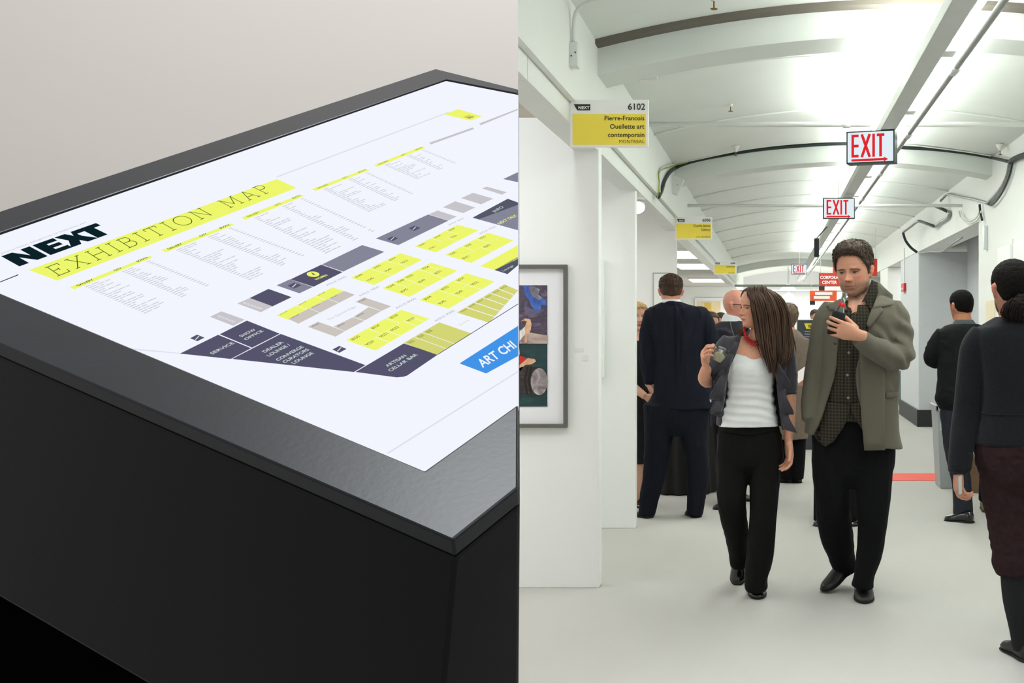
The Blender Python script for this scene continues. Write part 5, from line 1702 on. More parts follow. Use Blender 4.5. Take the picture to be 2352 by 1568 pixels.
MB().tube([bm_.W(1677, 738, -.105), bm_.W(1679, 748, -.152), bm_.W(1682, 760, -.176), bm_.W(1688, 775, -.190), bm_.W(1695, 800, -.190)], .002, 6).build('lanyard', M_button, bm_.root, smooth=True)

# ---- person in tan coat, from behind
tc_ = Fig(9.8, 1820, 'person', 'person in long tan coat with greying hair seen from behind the woman in white')
h = Head(tc_, 1808, 731, 0, .235, 185, 4)
sk = h.pieces()
sk.append(tc_.tube([(1810, 750, 0, 15), (1812, 770, 0, 20)])); sk.append(tc_.rings([(775, 1790, 1840, 0, .08, .08), (900, 1795, 1842, 0, .1, .1)]))
fuse('body', sk, .005, M_skin, tc_.root, 2, paint=PAL(h))
hg = short_hair(.075, .28, -.42, -.2, top=.02)
hh = h.hair_mesh('hair', hg, mat('hair_grey_brown', (118, 98, 80), .6, var=.35, scale=60), (60, 70), disp=lambda V: V + (.03 * vnoise(V * 8, 2))[:, None] * V)
tufts(h, hg, 400, .16, .011, MATS['hair_grey_brown'], 'hair_locks', 2, flow=lambda p: (p[0], .3, -1), parent=hh, lift=.2)
ct = tc_.rings([(757, 1800, 1830, 0, .07, .07), (768, 1786, 1842, 0, .12, .12), (790, 1780, 1852, 0, .14, .14), (880, 1784, 1850, 0, .14, .14), (960, 1782, 1854, 0, .15, .15), (1006, 1780, 1856, 0, .15, .15)])
s1 = tc_.tube([(1844, 780, 0, 15), (1852, 850, 0, 14), (1852, 920, -.03, 12)]); s2 = tc_.tube([(1786, 780, 0, 15), (1780, 850, 0, 14), (1782, 920, -.03, 12)])
fuse('coat', [ct, s1, s2], .008, mat('tan_coat', (116, 102, 90), .9, var=.1, scale=60, bump=.1), tc_.root, 3, folds(.006, (12, 12, 6), 77))
fuse('trousers', [tc_.tube([(1806, 985, 0, 20), (1806, 1050, 0, 18), (1806, 1098, 0, 16)]), tc_.tube([(1832, 985, 0, 20), (1832, 1050, 0, 18), (1830, 1098, 0, 16)])], .008, M_black, tc_.root, 2)
for u in (1806, 1826):
    q = fl(u, 1109); add_shoe(tc_, q + Vector((.05, 0, 0)), q + Vector((-.12, .1, 0)), .045, .085, M_shoe)

# ---- person with a brochure, mostly behind the man in the olive jacket
nb = Fig(7.8, 1925, 'person', 'person in blue jacket holding a brochure, mostly hidden behind the man in olive')
h = Head(nb, 1965, 716, 0, .22, 150, 4)
sk = h.pieces()
sk.append(nb.tube([(1964, 735, 0, 17), (1962, 760, 0, 24)])); sk.append(nb.rings([(770, 1935, 1990, 0, .09, .09), (900, 1930, 1990, 0, .1, .1)]))
sk.append(nb.tube([(1910, 790, 0, 14), (1876, 850, 0, 12), (1852, 880, -.06, 9)]))
sk += hand_geo(nb.W(1852, 882, -.06), (-.8, -.1, .35), (0, .8, .5), (.3, -.3, .9), .85, curls=((.5, .6, .4),) * 4)
fuse('body', sk, .004, M_skin, nb.root, 2, paint=PAL(h))
hg = short_hair(.04, .28, -.27, -.1)
h.hair_mesh('hair', hg, M_hair_k, (50, 60))
jt = nb.rings([(755, 1945, 1982, 0, .08, .08), (768, 1920, 2005, 0, .12, .12), (850, 1915, 2010, 0, .14, .14), (945, 1912, 2010, 0, .13, .13)])
sl = nb.tube([(1925, 782, 0, 20), (1898, 820, 0, 19), (1872, 856, -.02, 17), (1856, 876, -.05, 13)])
fuse('jacket', [jt, sl], .007, mat('blue_jacket', (40, 54, 84), .8, var=.12, scale=60), nb.root, 3, folds(.006, (12, 12, 8), 79))
fuse('trousers', [nb.tube([(1905, 920, 0, 32), (1896, 1050, 0, 26), (1888, 1195, 0, 20)]), nb.tube([(1960, 920, 0, 32), (1965, 1050, 0, 26), (1965, 1195, 0, 20)]), nb.rings([(900, 1890, 1990, 0, .12, .12), (960, 1880, 1992, 0, .12, .12), (990, 1900, 1980, 0, .08, .08)])], .008, M_black, nb.root, 3)
for u in (1886, 1962):
    q = fl(u, 1208); add_shoe(nb, q + Vector((.06, .16, 0)), q + Vector((-.03, -.02, 0)), .046, .08, M_patent)
br = empty('brochure', nb.W(1842, 862, -.09), 'small white brochure held up between the woman and the man in olive', 'brochure')
MB().prism([nb.W(1827, 857, -.10), nb.W(1851, 840, -.10), nb.W(1858, 862, -.12), nb.W(1834, 880, -.12)], (0, .003, 0)).build('page', mat('brochure_white', (236, 226, 226), .6, var=.02), br)
MB().prism([nb.W(1850, 841, -.104), nb.W(1853, 840, -.104), nb.W(1860, 862, -.124), nb.W(1857, 863, -.124)], (0, .003, 0)).build('red_spine', mat('brochure_red', (222, 84, 66), .6), br)

# ---- man in black, from behind, arms folded
kb = Fig(7.9, 2200, 'person', 'man in black jacket with cropped black hair seen from behind, arms folded')
h = Head(kb, 2208, 703, .02, .228, 205, 4)
sk = h.pieces()
sk.append(kb.tube([(2210, 722, .01, 20), (2212, 742, 0, 22), (2214, 765, 0, 36)])); sk.append(kb.rings([(755, 2175, 2255, 0, .08, .08), (900, 2175, 2255, 0, .1, .1)]))
sk.append(kb.tube([(2160, 775, .0, 15), (2140, 825, .04, 14), (2160, 832, .14, 11), (2175, 825, .18, 9)]))
sk += hand_geo(kb.W(2165, 830, .15), (.9, .2, .2), (0, -.9, .1), (0, .2, .9), .85)
fuse('body', sk, .004, M_skin, kb.root, 2, paint=PAL(h, (176, 118, 88)))
hg = short_hair(.022, .28, -.27, -.08)
hh = h.hair_mesh('hair', hg, M_hair_k, (110, 130), disp=lambda V: V + (.004 * vnoise(V * 40, 2))[:, None] * V)
fuse('collar', [kb.rings([(734, 2193, 2234, 0, .066, .07), (747, 2186, 2244, 0, .078, .08)])], .004, mat('collar_grey', (74, 78, 84), .8), kb.root, 2)
M_kj = mat('black_jacket', (18, 22, 22), .85, var=.2, scale=60, bump=.1, bscale=300, spec=.2)
jt = kb.rings([(744, 2186, 2246, 0, .08, .08), (752, 2166, 2264, 0, .11, .11), (775, 2154, 2280, 0, .13, .13), (850, 2154, 2276, 0, .135, .13), (900, 2150, 2272, 0, .135, .13), (918, 2148, 2272, 0, .135, .13), (940, 2160, 2264, 0, .12, .12)])
sa = kb.tube([(2168, 765, .0, 20), (2152, 790, .02, 21), (2141, 818, .04, 20), (2148, 830, .08, 17), (2170, 826, .18, 14)])
sb = kb.tube([(2264, 765, .0, 20), (2280, 800, .02, 21), (2286, 825, .06, 19), (2262, 832, .16, 15)])
fuse('jacket', [jt, sa, sb], .006, M_kj, kb.root, 3, folds(.006, (12, 12, 14), 81))
M_jean = mat('dark_denim', (30, 34, 44), .85, var=.2, scale=60)
fuse('trousers', [kb.tube([(2190, 945, 0, 32), (2196, 1030, 0, 27), (2208, 1110, 0, 22), (2212, 1160, 0, 22), (2212, 1180, 0, 23)]), kb.tube([(2244, 945, 0, 32), (2262, 1030, 0, 27), (2300, 1172, .05, 21)]), kb.rings([(920, 2163, 2268, 0, .11, .12), (960, 2160, 2272, 0, .11, .12), (990, 2175, 2262, 0, .08, .08)])], .007, M_jean, kb.root, 3, folds(.006, (14, 14, 12), 83))
add_shoe(kb, fl(2234, 1201), fl(2171, 1194), .046, .085, M_patent)
add_shoe(kb, fl(2318, 1180), fl(2284, 1176), .046, .085, M_patent)

# ---- woman in charcoal coat, right edge, from behind
rw = Fig(4.63, 2345, 'person', 'woman in charcoal coat and cropped maroon trousers seen from behind at right edge')
h = Head(rw, 2325, 664, .03, .240, 190, 4, fem=1)
sk = h.pieces()
sk.append(rw.tube([(2332, 705, .02, 30), (2336, 735, .01, 31), (2340, 760, .02, 40, 34)])); sk.append(rw.rings([(760, 2285, 2400, 0, .07, .07), (900, 2280, 2405, 0, .1, .1), (1000, 2275, 2410, 0, .1, .1)]))
sk.append(rw.tube([(2248, 790, .0, 26), (2226, 920, .02, 22), (2208, 1030, -.02, 18), (2200, 1080, -.04, 14)]))
sk += hand_geo(rw.W(2201, 1078, -.04), (-.01, -.12, -1), (.9, .35, 0), (-.4, .9, 0), .90, curls=((.45, .8, .5), (.5, .85, .5), (.55, .9, .5), (.6, .9, .5)), th=(.4, .1, .2))
sk.append(rw.tube([(2445, 790, .0, 26), (2466, 920, .02, 22), (2474, 1080, -.03, 14)]))
sk += hand_geo(rw.W(2474, 1078, -.03), (.02, -.1, -1), (-.9, .35, 0), (.3, .9, 0), .95)
fuse('body', sk, .0036, M_skin, rw.root, 2, paint=PAL(h, (196, 140, 116)))
hg = short_hair(.03, .28, -.30, -.16)
M_hr = mat('hair_black_brown', (18, 14, 13), .7, var=.5, scale=120, bump=.5, bscale=250, spec=.15)
hh = h.hair_mesh('hair', hg, M_hr, disp=lambda V: V + (.016 * vnoise(V * np.array([34, 34, 34]), 2) + .012 * vnoise(V * 60, 5))[:, None] * V)
bun = rw.tube([(2336, 690, -.07, 18), (2346, 703, -.09, 24), (2350, 720, -.09, 24), (2352, 735, -.07, 14)])
bo = fuse('ponytail', [bun], .004, mat('hair_bun', (30, 21, 18), .7, var=.4, scale=90, spec=.15), rw.root, 1, folds(.014, (60, 60, 40), 5))
strands(rw, [[(2324, 684, -.07), (2312, 700, -.09), (2306, 720, -.10), (2312, 736, -.10)], [(2336, 684, -.10), (2334, 702, -.12), (2328, 722, -.12), (2330, 740, -.12)], [(2356, 686, -.10), (2362, 706, -.12), (2360, 728, -.12), (2356, 744, -.11)]], 700, .0018, MATS['hair_bun'], 'hair_locks', 3, 4.0, parent=bo)
MB().lathe([(.0005, -.004), (.004, 0), (.0005, .004)], h.w([(-.37, .04, -.13)])[0], 10).build('earring', mat('pearl', (236, 234, 228), .2), rw.root, smooth=True)
M_coat = mat('charcoal_wool', (26, 28, 31), .95, var=.22, scale=140, bump=.3, bscale=350, spec=.12, sheen=.1)
ck = rw.rings([(728, 2288, 2388, .0, .09, .09), (744, 2262, 2420, .0, .12, .12), (760, 2240, 2448, 0, .135, .14), (800, 2236, 2456, 0, .15, .15), (880, 2250, 2440, 0, .145, .14), (945, 2252, 2434, 0, .135, .13), (985, 2244, 2442, 0, .145, .14), (1018, 2237, 2452, 0, .155, .15)])
sa = rw.tube([(2262, 768, .0, 34), (2242, 800, .0, 36), (2232, 870, .01, 35), (2220, 950, .01, 31), (2208, 1030, -.02, 28), (2203, 1084, -.04, 25)])
sb = rw.tube([(2430, 768, .0, 34), (2452, 800, .0, 36), (2464, 900, .0, 33), (2472, 1000, .0, 28), (2474, 1084, -.02, 25)])
co_ = fuse('coat', [ck, sa, sb], .006, M_coat, rw.root, 3, folds(.005, (10, 10, 7), 91))
crw = rw.rings([(944, 2250, 2436, 0, .140, .135), (949, 2250, 2436, 0, .140, .135)])
fuse('waist_seam', [crw], .0035, M_coat, co_, 1)
fuse('cuff', [rw.tube([(2207, 1040, -.022, 29.5), (2204, 1078, -.038, 27)])], .005, M_coat, co_, 2)
M_mar = mat('maroon_cotton', (42, 25, 27), .85, var=.2, scale=40, bump=.15, bscale=90, spec=.2)
lg1 = rw.tube([(2300, 1010, .0, 62, 58), (2310, 1110, .0, 58, 54), (2322, 1210, .0, 50, 50), (2330, 1285, .0, 50, 50), (2334, 1310, .0, 44, 46)])
lg2 = rw.tube([(2392, 1010, .0, 62, 58), (2392, 1110, .0, 58, 54), (2398, 1210, .1, 50, 50), (2402, 1285, .16, 50, 50), (2404, 1310, .18, 44, 46)])
hp = rw.rings([(985, 2246, 2440, 0, .13, .13), (1030, 2238, 2448, 0, .15, .14), (1090, 2250, 2440, 0, .14, .13), (1130, 2280, 2420, 0, .1, .1)])
tr_ = fuse('trousers', [lg1, lg2, hp], .006, M_mar, rw.root, 3, folds(.009, (16, 16, 20), 93))
M_sock = mat('black_sock', (14, 15, 18), .9, var=.2, scale=80)
fuse('stocking', [rw.tube([(2332, 1290, .0, 36), (2336, 1370, .0, 34), (2342, 1440, .0, 25), (2346, 1490, .0, 20)])], .005, M_sock, rw.root, 2)
fuse('stocking', [rw.tube([(2404, 1290, .16, 36), (2408, 1370, .2, 34), (2410, 1440, .22, 25), (2410, 1480, .22, 20)])], .005, M_sock, rw.root, 2)
q = fl(2348, 1516)
add_shoe(rw, q + Vector((.02, -.03, 0)), q + Vector((-.03, .19, 0)), .044, .085, M_shoe)
q = fl(2415, 1470)
add_shoe(rw, q + Vector((0, -.03, 0)), q + Vector((.02, .21, 0)), .046, .085, M_shoe)
ph_ = empty('phone', rw.W(2207, 1108, -.06), 'small silver phone held in hand of the woman in charcoal coat', 'phone')
MB().prism([rw.W(2201, 1094, -.10), rw.W(2209, 1092, -.10), rw.W(2210, 1134, -.09), rw.W(2202, 1136, -.09)], (.004, .05, 0)).build('case', mat('phone_silver', (196, 198, 192), .3, .6), ph_, bevel=.002)

# ---- far visitors, half hidden: head, hair, shoulders, legs
def far_person(u, D, hgt, hair_rgb, coat_rgb, yaw, lab, skin=(206, 152, 128), sh=None, foot=.10, slim=1.0):
    f = Fig(D, u, 'person', lab, 'visitors far down the aisle' if sh is None else None)
    s = 2544 / D
    top = CY - (hgt - EYE) * s
    Hh = .225
    hq = Head(f, u, top + Hh * s * .5, 0, Hh, yaw, 3)
    vz = lambda z: CY - (z - EYE) * s
    sk = hq.pieces(ears=False)
    sk.append(f.tube([(u, vz(hgt - .2), 0, .055 * s), (u, vz(hgt - .3), 0, .07 * s)]))
    sk.append(f.rings([(vz(hgt - .3), u - .12 * s, u + .12 * s, 0, .07, .07), (vz(hgt - .6), u - .13 * s, u + .13 * s, 0, .09, .09)]))
    fuse('body', sk, .007, M_skin, f.root, 2, paint=PAL(hq, skin))
    hq.hair_mesh('hair', short_hair(.05, .26, -.32, -.15), mat('hair_far_%d_%d_%d' % hair_rgb, hair_rgb, .6, var=.3, scale=60), (40, 44))
    ct = f.rings([(vz(hgt - .26), u - .09 * s, u + .09 * s, 0, .08, .08), (vz(hgt - .33), u - .20 * s * slim, u + .20 * s * slim, 0, .12, .12), (vz(hgt - .6), u - .22 * s * slim, u + .22 * s * slim, 0, .14, .14), (vz(hgt - .95), u - .20 * s * slim, u + .20 * s * slim, 0, .14, .14)])
    a1 = f.tube([(u - .21 * s * slim, vz(hgt - .37), 0, .05 * s), (u - .25 * s * slim, vz(hgt - .65), 0, .045 * s), (u - .22 * s * slim, vz(hgt - .9), -.08, .04 * s)])
    a2 = f.tube([(u + .21 * s * slim, vz(hgt - .37), 0, .05 * s), (u + .25 * s * slim, vz(hgt - .65), 0, .045 * s), (u + .22 * s * slim, vz(hgt - .9), -.08, .04 * s)])
    fuse('coat', [ct, a1, a2], .012, mat('coat_far_%d_%d_%d' % coat_rgb, coat_rgb, .85, var=.12, scale=40), f.root, 2)
    fuse('trousers', [f.tube([(u + q * .09 * s, vz(hgt - .85), 0, .09 * s), (u + q * (foot + .10) / 2 * s, vz(.45), 0, .07 * s), (u + q * foot * s, vz(.07), 0, .06 * s)]) for q in (-1, 1)], .012, M_black, f.root, 2)
    for q in (-1, 1):
        c = Vector((f.root.location.x + q * foot, D, 0))
        add_shoe(f, c + Vector((0, .1, 0)), c + Vector((0, -.14, 0)), .045, .08, sh or M_shoe)
far_person(1634, 11.9, 1.53, (74, 52, 40), (60, 44, 44), 20, 'brown haired visitor peeking over the shoulder of navy suit')
far_person(1655, 13.6, 1.54, (60, 44, 34), (48, 46, 52), -30, 'dark haired visitor beside the bald man, far behind')
far_person(1886, 16.0, 1.62, (40, 32, 28), (30, 32, 38), 160, 'far visitor in dark clothes left of the man in olive')
far_person(1872, 19.5, 1.66, (50, 40, 34), (40, 38, 44), 30, 'small distant visitor in grey near the red banners')
# ================================================================ PROPS AND FITTINGS
# framed painting on the nearest booth wall: generic stormy sea, pale figure and barrel
def quad_on(u0, v0, u1, v1, D, d0, d1):
    a, b2 = P(u0, v1, D), P(u1, v0, D)
    return (a.x, b2.x, D + d0, D + d1, a.z, b2.z)
D1_ = 5.89
pa = empty('framed_picture', P(1200, 980, D1_ - .01), 'grey framed sea painting with a barrel on nearest booth wall', 'picture')
M_frm = mat('frame_grey', (98, 98, 92), .5, var=.05)
u0, u1, v0, v1, t = 985, 1305, 608, 981, 8.6
for (a, b_, c, d) in ((u0, v0, u1, v0 + t), (u0, v1 - t, u1, v1), (u0, v0 + t, u0 + t, v1 - t), (u1 - t, v0 + t, u1, v1 - t)):
    MB().box(*quad_on(a, b_, c, d, D1_, -.035, -.002)).build('frame', M_frm, pa, bevel=.002)
MB().box(*quad_on(u0 + t, v0 + t, u1 - t, v1 - t, D1_, -.008, -.002)).build('mat_board', mat('mat_board', (238, 238, 242), .8, var=.01), pa)
def sea_mat(name, stops, scale, st=(1, 1, 1)):
    m = bpy.data.materials.new(name); m.use_nodes = True
    nt = m.node_tree; b = nt.nodes['Principled BSDF']
    tc = nt.nodes.new('ShaderNodeTexCoord'); mp = nt.nodes.new('ShaderNodeMapping'); mp.inputs['Scale'].default_value = st
    nz = nt.nodes.new('ShaderNodeTexNoise'); nz.inputs['Scale'].default_value = scale; nz.inputs['Detail'].default_value = 6; nz.inputs['Distortion'].default_value = .8
    nt.links.new(tc.outputs['Object'], mp.inputs[0]); nt.links.new(mp.outputs[0], nz.inputs[0])
    rp = nt.nodes.new('ShaderNodeValToRGB')
    while len(rp.color_ramp.elements) < len(stops): rp.color_ramp.elements.new(.5)
    for e, (p, c) in zip(rp.color_ramp.elements, stops):
        e.position = p; e.color = lin(c) + (1,)
    nt.links.new(nz.outputs['Fac'], rp.inputs[0]); nt.links.new(rp.outputs[0], b.inputs['Base Color'])
    b.inputs['Roughness'].default_value = .5
    MATS[name] = m
    return m
M_sky = sea_mat('painted_storm', [(.28, (44, 40, 52)), (.42, (88, 74, 92)), (.52, (62, 56, 76)), (.60, (112, 96, 116)), (.72, (84, 92, 136))], 9.0, (1, 1, 1.6))
M_seag = sea_mat('painted_sea', [(.3, (16, 44, 48)), (.55, (24, 62, 64)), (.7, (44, 84, 80))], 9, (1, 1, 3))
M_blu = sea_mat('painted_blue', [(.3, (40, 70, 150)), (.5, (66, 104, 186)), (.7, (110, 136, 180))], 9)
M_dusk = sea_mat('painted_dusk', [(.35, (128, 104, 122)), (.5, (172, 152, 146)), (.65, (198, 180, 160))], 7, (1, 1, 2.5))
cv0, cv1, cu0, cu1 = 655, 933, 1060, 1258
MB().box(*quad_on(cu0, cv0, cu1, 790, D1_, -.011, -.008)).build('painted_sky', M_sky, pa)
MB().box(*quad_on(cu0, 789, cu1, cv1, D1_, -.011, -.008)).build('painted_sea', M_seag, pa)
def paint_poly(name, pts, m, lay):
    z = -.0115 - .0006 * lay
    MB().prism([P(u, v, D1_ + z) for u, v in pts], (0, .0006, 0)).build(name, m, pa)
paint_poly('painted_cloud_gap', [(1202, 656), (1214, 656), (1232, 672), (1254, 690), (1256, 702), (1244, 700), (1240, 716), (1232, 716), (1220, 702), (1216, 690), (1206, 678)], M_blu, 1)
M_cld = sea_mat('painted_cloud', [(.3, (70, 66, 78)), (.5, (122, 118, 130)), (.7, (166, 166, 176))], 16)
paint_poly('painted_cloud', [(1214, 660), (1226, 657), (1240, 664), (1236, 676), (1246, 684), (1238, 690), (1226, 682), (1218, 672)], M_cld, 2)
paint_poly('painted_cloud', [(1190, 700), (1206, 694), (1216, 704), (1226, 716), (1214, 722), (1200, 716), (1190, 718)], M_sky, 2)
paint_poly('painted_glow', [(1060, 760), (1120, 745), (1190, 756), (1225, 765), (1258, 770), (1258, 789), (1060, 789)], M_dusk, 1)
M_flesh = sea_mat('painted_flesh', [(.3, (206, 150, 110)), (.6, (232, 190, 156)), (.75, (246, 222, 200))], 14)
M_clo = sea_mat('painted_linen', [(.3, (214, 206, 206)), (.6, (240, 236, 236)), (.75, (250, 250, 250))], 16)
M_red2 = sea_mat('painted_red', [(.3, (170, 26, 22)), (.6, (212, 46, 36)), (.75, (236, 96, 72))], 14)
M_brl = sea_mat('painted_barrel', [(.3, (34, 28, 28)), (.6, (60, 50, 48)), (.75, (86, 74, 70))], 12, (1, 1, 4))
M_brlt = sea_mat('painted_barrel_lid', [(.3, (96, 84, 86)), (.5, (150, 140, 142)), (.7, (206, 200, 200))], 16)
paint_poly('painted_figure', [(1060, 770), (1180, 775), (1205, 750), (1216, 752), (1205, 768), (1192, 784), (1194, 812), (1192, 822), (1060, 830)], M_clo, 2)
paint_poly('painted_scarf', [(1205, 752), (1210, 738), (1203, 736), (1196, 738), (1206, 731), (1218, 733), (1221, 745), (1219, 758), (1212, 768), (1210, 785), (1204, 788), (1207, 770)], M_flesh, 3)
paint_poly('painted_drape', [(1060, 815), (1190, 816), (1207, 820), (1212, 828), (1190, 838), (1060, 880)], M_red2, 3)
paint_poly('painted_leg', [(1060, 860), (1185, 845), (1200, 832), (1212, 822), (1228, 824), (1231, 830), (1222, 836), (1206, 838), (1196, 850), (1186, 862), (1060, 920)], M_flesh, 4)
paint_poly('painted_barrel', [(1180, 850), (1200, 842), (1218, 838), (1240, 845), (1236, 905), (1222, 908), (1196, 902), (1180, 905)], M_brl, 4)
tt = np.linspace(0, 2 * math.pi, 26)[:-1]
paint_poly('painted_barrel_lid', [(1238.5 + 19.5 * math.cos(a), 876 + 31 * math.sin(a)) for a in tt], M_brlt, 5)
for k_ in (0, 9):
    paint_poly('painted_hoop', [(1209 + k_, 842), (1213 + k_, 841), (1207 + k_, 872), (1213 + k_, 905), (1209 + k_, 905), (1203 + k_, 872)], mat('painted_hoop', (28, 22, 22), .6), 6)
# white-framed picture on the second booth wall, another on the third
D2_ = 7.61
p2 = empty('framed_picture', P(1360, 866, D2_ - .01), 'plain white box-framed picture on second booth wall, mostly hidden', 'picture')
MB().box(*quad_on(1300, 597, 1389, 866, D2_, -.045, -.002)).build('box_frame', mat('box_frame_white', (240, 241, 238), .5), p2, bevel=.002)
MB().box(*quad_on(1306, 604, 1381, 859, D2_, -.047, -.044)).build('print', M_panel, p2)
p3 = empty('framed_picture', P(1495, 790, 10.84), 'grey edged picture on third booth wall behind the blonde woman', 'picture')
MB().box(*quad_on(1500, 626, 1540, 790, 10.85, -.03, -.002)).build('frame', mat('frame_pale', (176, 178, 176), .5), p3, bevel=.002)
MB().box(*quad_on(1503, 629, 1537, 787, 10.85, -.033, -.029)).build('print', M_panel, p3)
# small wall labels
wl = empty('wall_label', P(1335, 815, 5.88), 'small white caption cards beside the sea painting', 'label')
for (a, b_, c, d) in ((1319, 799, 1341, 808), (1337, 816, 1350, 828)):
    MB().box(*quad_on(a, b_, c, d, 5.89, -.003, -.0005)).build('card', mat('caption_card', (236, 236, 235), .7, var=.03), wl)
# picture on the far wall
pf = empty('framed_picture', P(1625, 725, 35.9), 'pale framed yellow print on the far gallery wall', 'picture')
MB().box(*quad_on(1596, 684, 1662, 726, 36, -.06, -.02)).build('frame', M_panel, pf)
MB().box(*quad_on(1602, 692, 1655, 722, 36, -.07, -.06)).build('print', mat('far_print', (236, 218, 176), .7, var=.12, scale=3), pf)
MB().box(*quad_on(1618, 696, 1634, 720, 36, -.075, -.07)).build('print_shape', mat('far_print_shape', (226, 190, 96), .7, var=.1, scale=3), pf)

# fluorescent fixtures in the gallery ceiling
M_fx = lit('fixture_glow', (255, 255, 250), 3.0)
for i, (u, D, w_, lab) in enumerate(((1570, 18.6, .55, 'nearest glowing ceiling light in the gallery, left of the booth signs'), (1592, 22.4, .62, 'middle glowing ceiling light in the gallery'), (1626, 29.5, .9, 'farthest glowing ceiling light in the gallery'))):
    c = P(u, CY, D)
    e = empty('ceiling_light', (c.x, D, 2.62), lab, 'light', 'gallery ceiling lights')
    MB().box(c.x - w_ / 2 - .04, c.x + w_ / 2 + .04, D - .75, D + .75, 2.585, 2.62).build('housing', M_white, e)
    MB().box(c.x - w_ / 2, c.x + w_ / 2, D - .7, D + .7, 2.545, 2.585).build('diffuser', M_fx, e, bevel=.015)
# track spotlight at the second booth
sp = empty('spotlight', P(1463, 462, 8.3), 'bright white track spotlight shining above the second booth wall', 'light')
a_ = Vector(P(1463, 462, 8.3))
MB().lathe([(.02, -.05), (.045, -.03), (.055, .05), (.06, .085), (.055, .086)], a_, 18, (.12, -.65, -.55)).build('housing', M_white, sp, smooth=True)
MB().lathe([(.001, .087), (.052, .087), (.052, .09), (.001, .095)], a_, 18, (.12, -.65, -.55)).build('lens', lit('spot_glow', (255, 255, 252), 5.0), sp, smooth=True)
MB().tube([a_, a_ + Vector((0, .05, .12)), a_ + Vector((-.05, .08, .24))], .01, 8).build('arm', M_white, sp, smooth=True)
# sprinkler heads
def sprinkler(u, v, D, lab):
    c = Vector(P(u, v, D))
    zt = arch(c.x) + .17
    e = empty('sprinkler', c, lab, 'sprinkler', 'ceiling sprinklers')
    MB().lathe([(.012, -.015), (.016, .0), (.034, .03), (.036, .038), (.02, .042)], c, 18).build('cup', M_pipe, e, smooth=True)
    MB().lathe([(.016, -.05), (.017, -.047), (.004, -.044), (.004, -.015), (.010, -.012)], c, 12).build('deflector', mat('brass', (128, 104, 66), .4, .7), e, smooth=True)
    if zt - c.z > .05:
        MB().tube([c + Vector((0, 0, .03)), (c.x, c.y, zt)], .012, 8).build('drop_pipe', M_pipe, e, smooth=True)
sprinkler(1678, 240, 7.9, 'white sprinkler head hanging from the vault left of the nearest exit sign')
sprinkler(1640, -4, 5.0, 'sprinkler head at the very top edge of the picture')
sprinkler(1690, 345, 9.7, 'small sprinkler head beside the black cable on the left')
sprinkler(2297, 342, 9.4, 'small sprinkler head near the cables on the right')
# junction boxes with conduit
def jbox(u0, v0, u1, v1, D, lab, rot=0, pipe=None):
    a, b_ = P(u0, v1, D), P(u1, v0, D)
    e = empty('junction_box', ((a.x + b_.x) / 2, D, (a.z + b_.z) / 2), lab, 'box', 'white junction boxes')
    MB().box((a.x - b_.x) / 2, (b_.x - a.x) / 2, -.03, .03, (a.z - b_.z) / 2, (b_.z - a.z) / 2).build('box', M_pipe, e, origin=(0, 0, 0), bevel=.004).rotation_euler.y = rot
    for q in (-.25, .2):
        MB().lathe([(.0005, 0), (.004, 0), (.004, .003), (.0005, .003)], (q * (b_.x - a.x), -.03, .3 * q * (b_.z - a.z)), 8, (0, -1, 0)).build('screw', M_brown, e, origin=(0, 0, 0)).rotation_euler.y = rot
    if pipe:
        cc = catmull(pipe, 6)
        MB().tube([P(*p) for p in cc], .009, 8).build('conduit', M_pipe, e, smooth=True)
    return e
jbox(1310, 99, 1330, 156, 4.93, 'white junction box with conduit on upper left wall near the picture top', 0, [(1318, 97, 4.93), (1318, 60, 4.92), (1325, 25, 4.9), (1350, 5, 4.85), (1390, -8, 4.8)])
jbox(1465, 168, 1510, 185, 6.35, 'white junction box on the vault behind the nearest rib', math.radians(-9), [(1512, 172, 6.35), (1600, 155, 6.35), (1700, 141, 6.35), (1830, 128, 6.35), (1985, 122, 6.35)])
jbox(1535, 405, 1565, 445, 9.9, 'white emergency box under the black cable at left', math.radians(24))
# cables
M_cab = mat('cable_black', (28, 40, 38), .5, var=.1)
M_cabw = mat('cable_white', (214, 216, 208), .5, var=.03)
M_foil = mat('cable_foil', (148, 150, 148), .3, .7, var=.3, scale=40)
M_cabg = mat('cable_green', (150, 168, 60), .5)
def cable(name, pts, r, m, lab, seg=8):
    c = catmull(pts, 8)
    for q in c:   # keep clear of both corridor walls
        lim = 1.97 if q[0] > CX else .885
        q[2] = min(q[2], lim * F_PX / max(abs(q[0] - CX), 1))
    o = MB().tube([P(*p) for p in c], r, seg).build(name, m, smooth=True)
    return tag(o, lab, 'cable')
cable('cable', [(1512, 452, 9.85), (1519, 440, 9.9), (1528, 412, 9.95), (1545, 390, 10.0), (1580, 374, 10.02), (1640, 360, 10.03), (1740, 344, 10.03), (1850, 334, 10.03), (1950, 330, 10.03), (2060, 338, 10.03), (2160, 344, 10.03), (2250, 356, 10.03), (2320, 371, 10.0)], .016, M_cab, 'thick black cable strung along the second ceiling rib')
cable('cable', [(1516, 452, 9.84), (1516, 395, 9.9), (1530, 382, 9.98), (1600, 366, 10.0), (1720, 342, 10.0), (1850, 328, 10.0), (2000, 325, 10.0), (2200, 346, 10.0), (2320, 366, 10.0)], .006, M_cabw, 'thin white cable running just above the black rib cable')
cable('cable', [(1510, 455, 9.82), (1514, 420, 9.86), (1514, 395, 9.9), (1540, 383, 9.98), (1580, 372, 10.0)], .005, M_cabg, 'short yellow green wire at left end of black rib cable')
cable('cable', [(2320, 371, 10.0), (2335, 362, 9.6), (2352, 356, 9.2), (2375, 350, 8.9)], .022, M_cab, 'fat black cable leaving the frame at upper right')
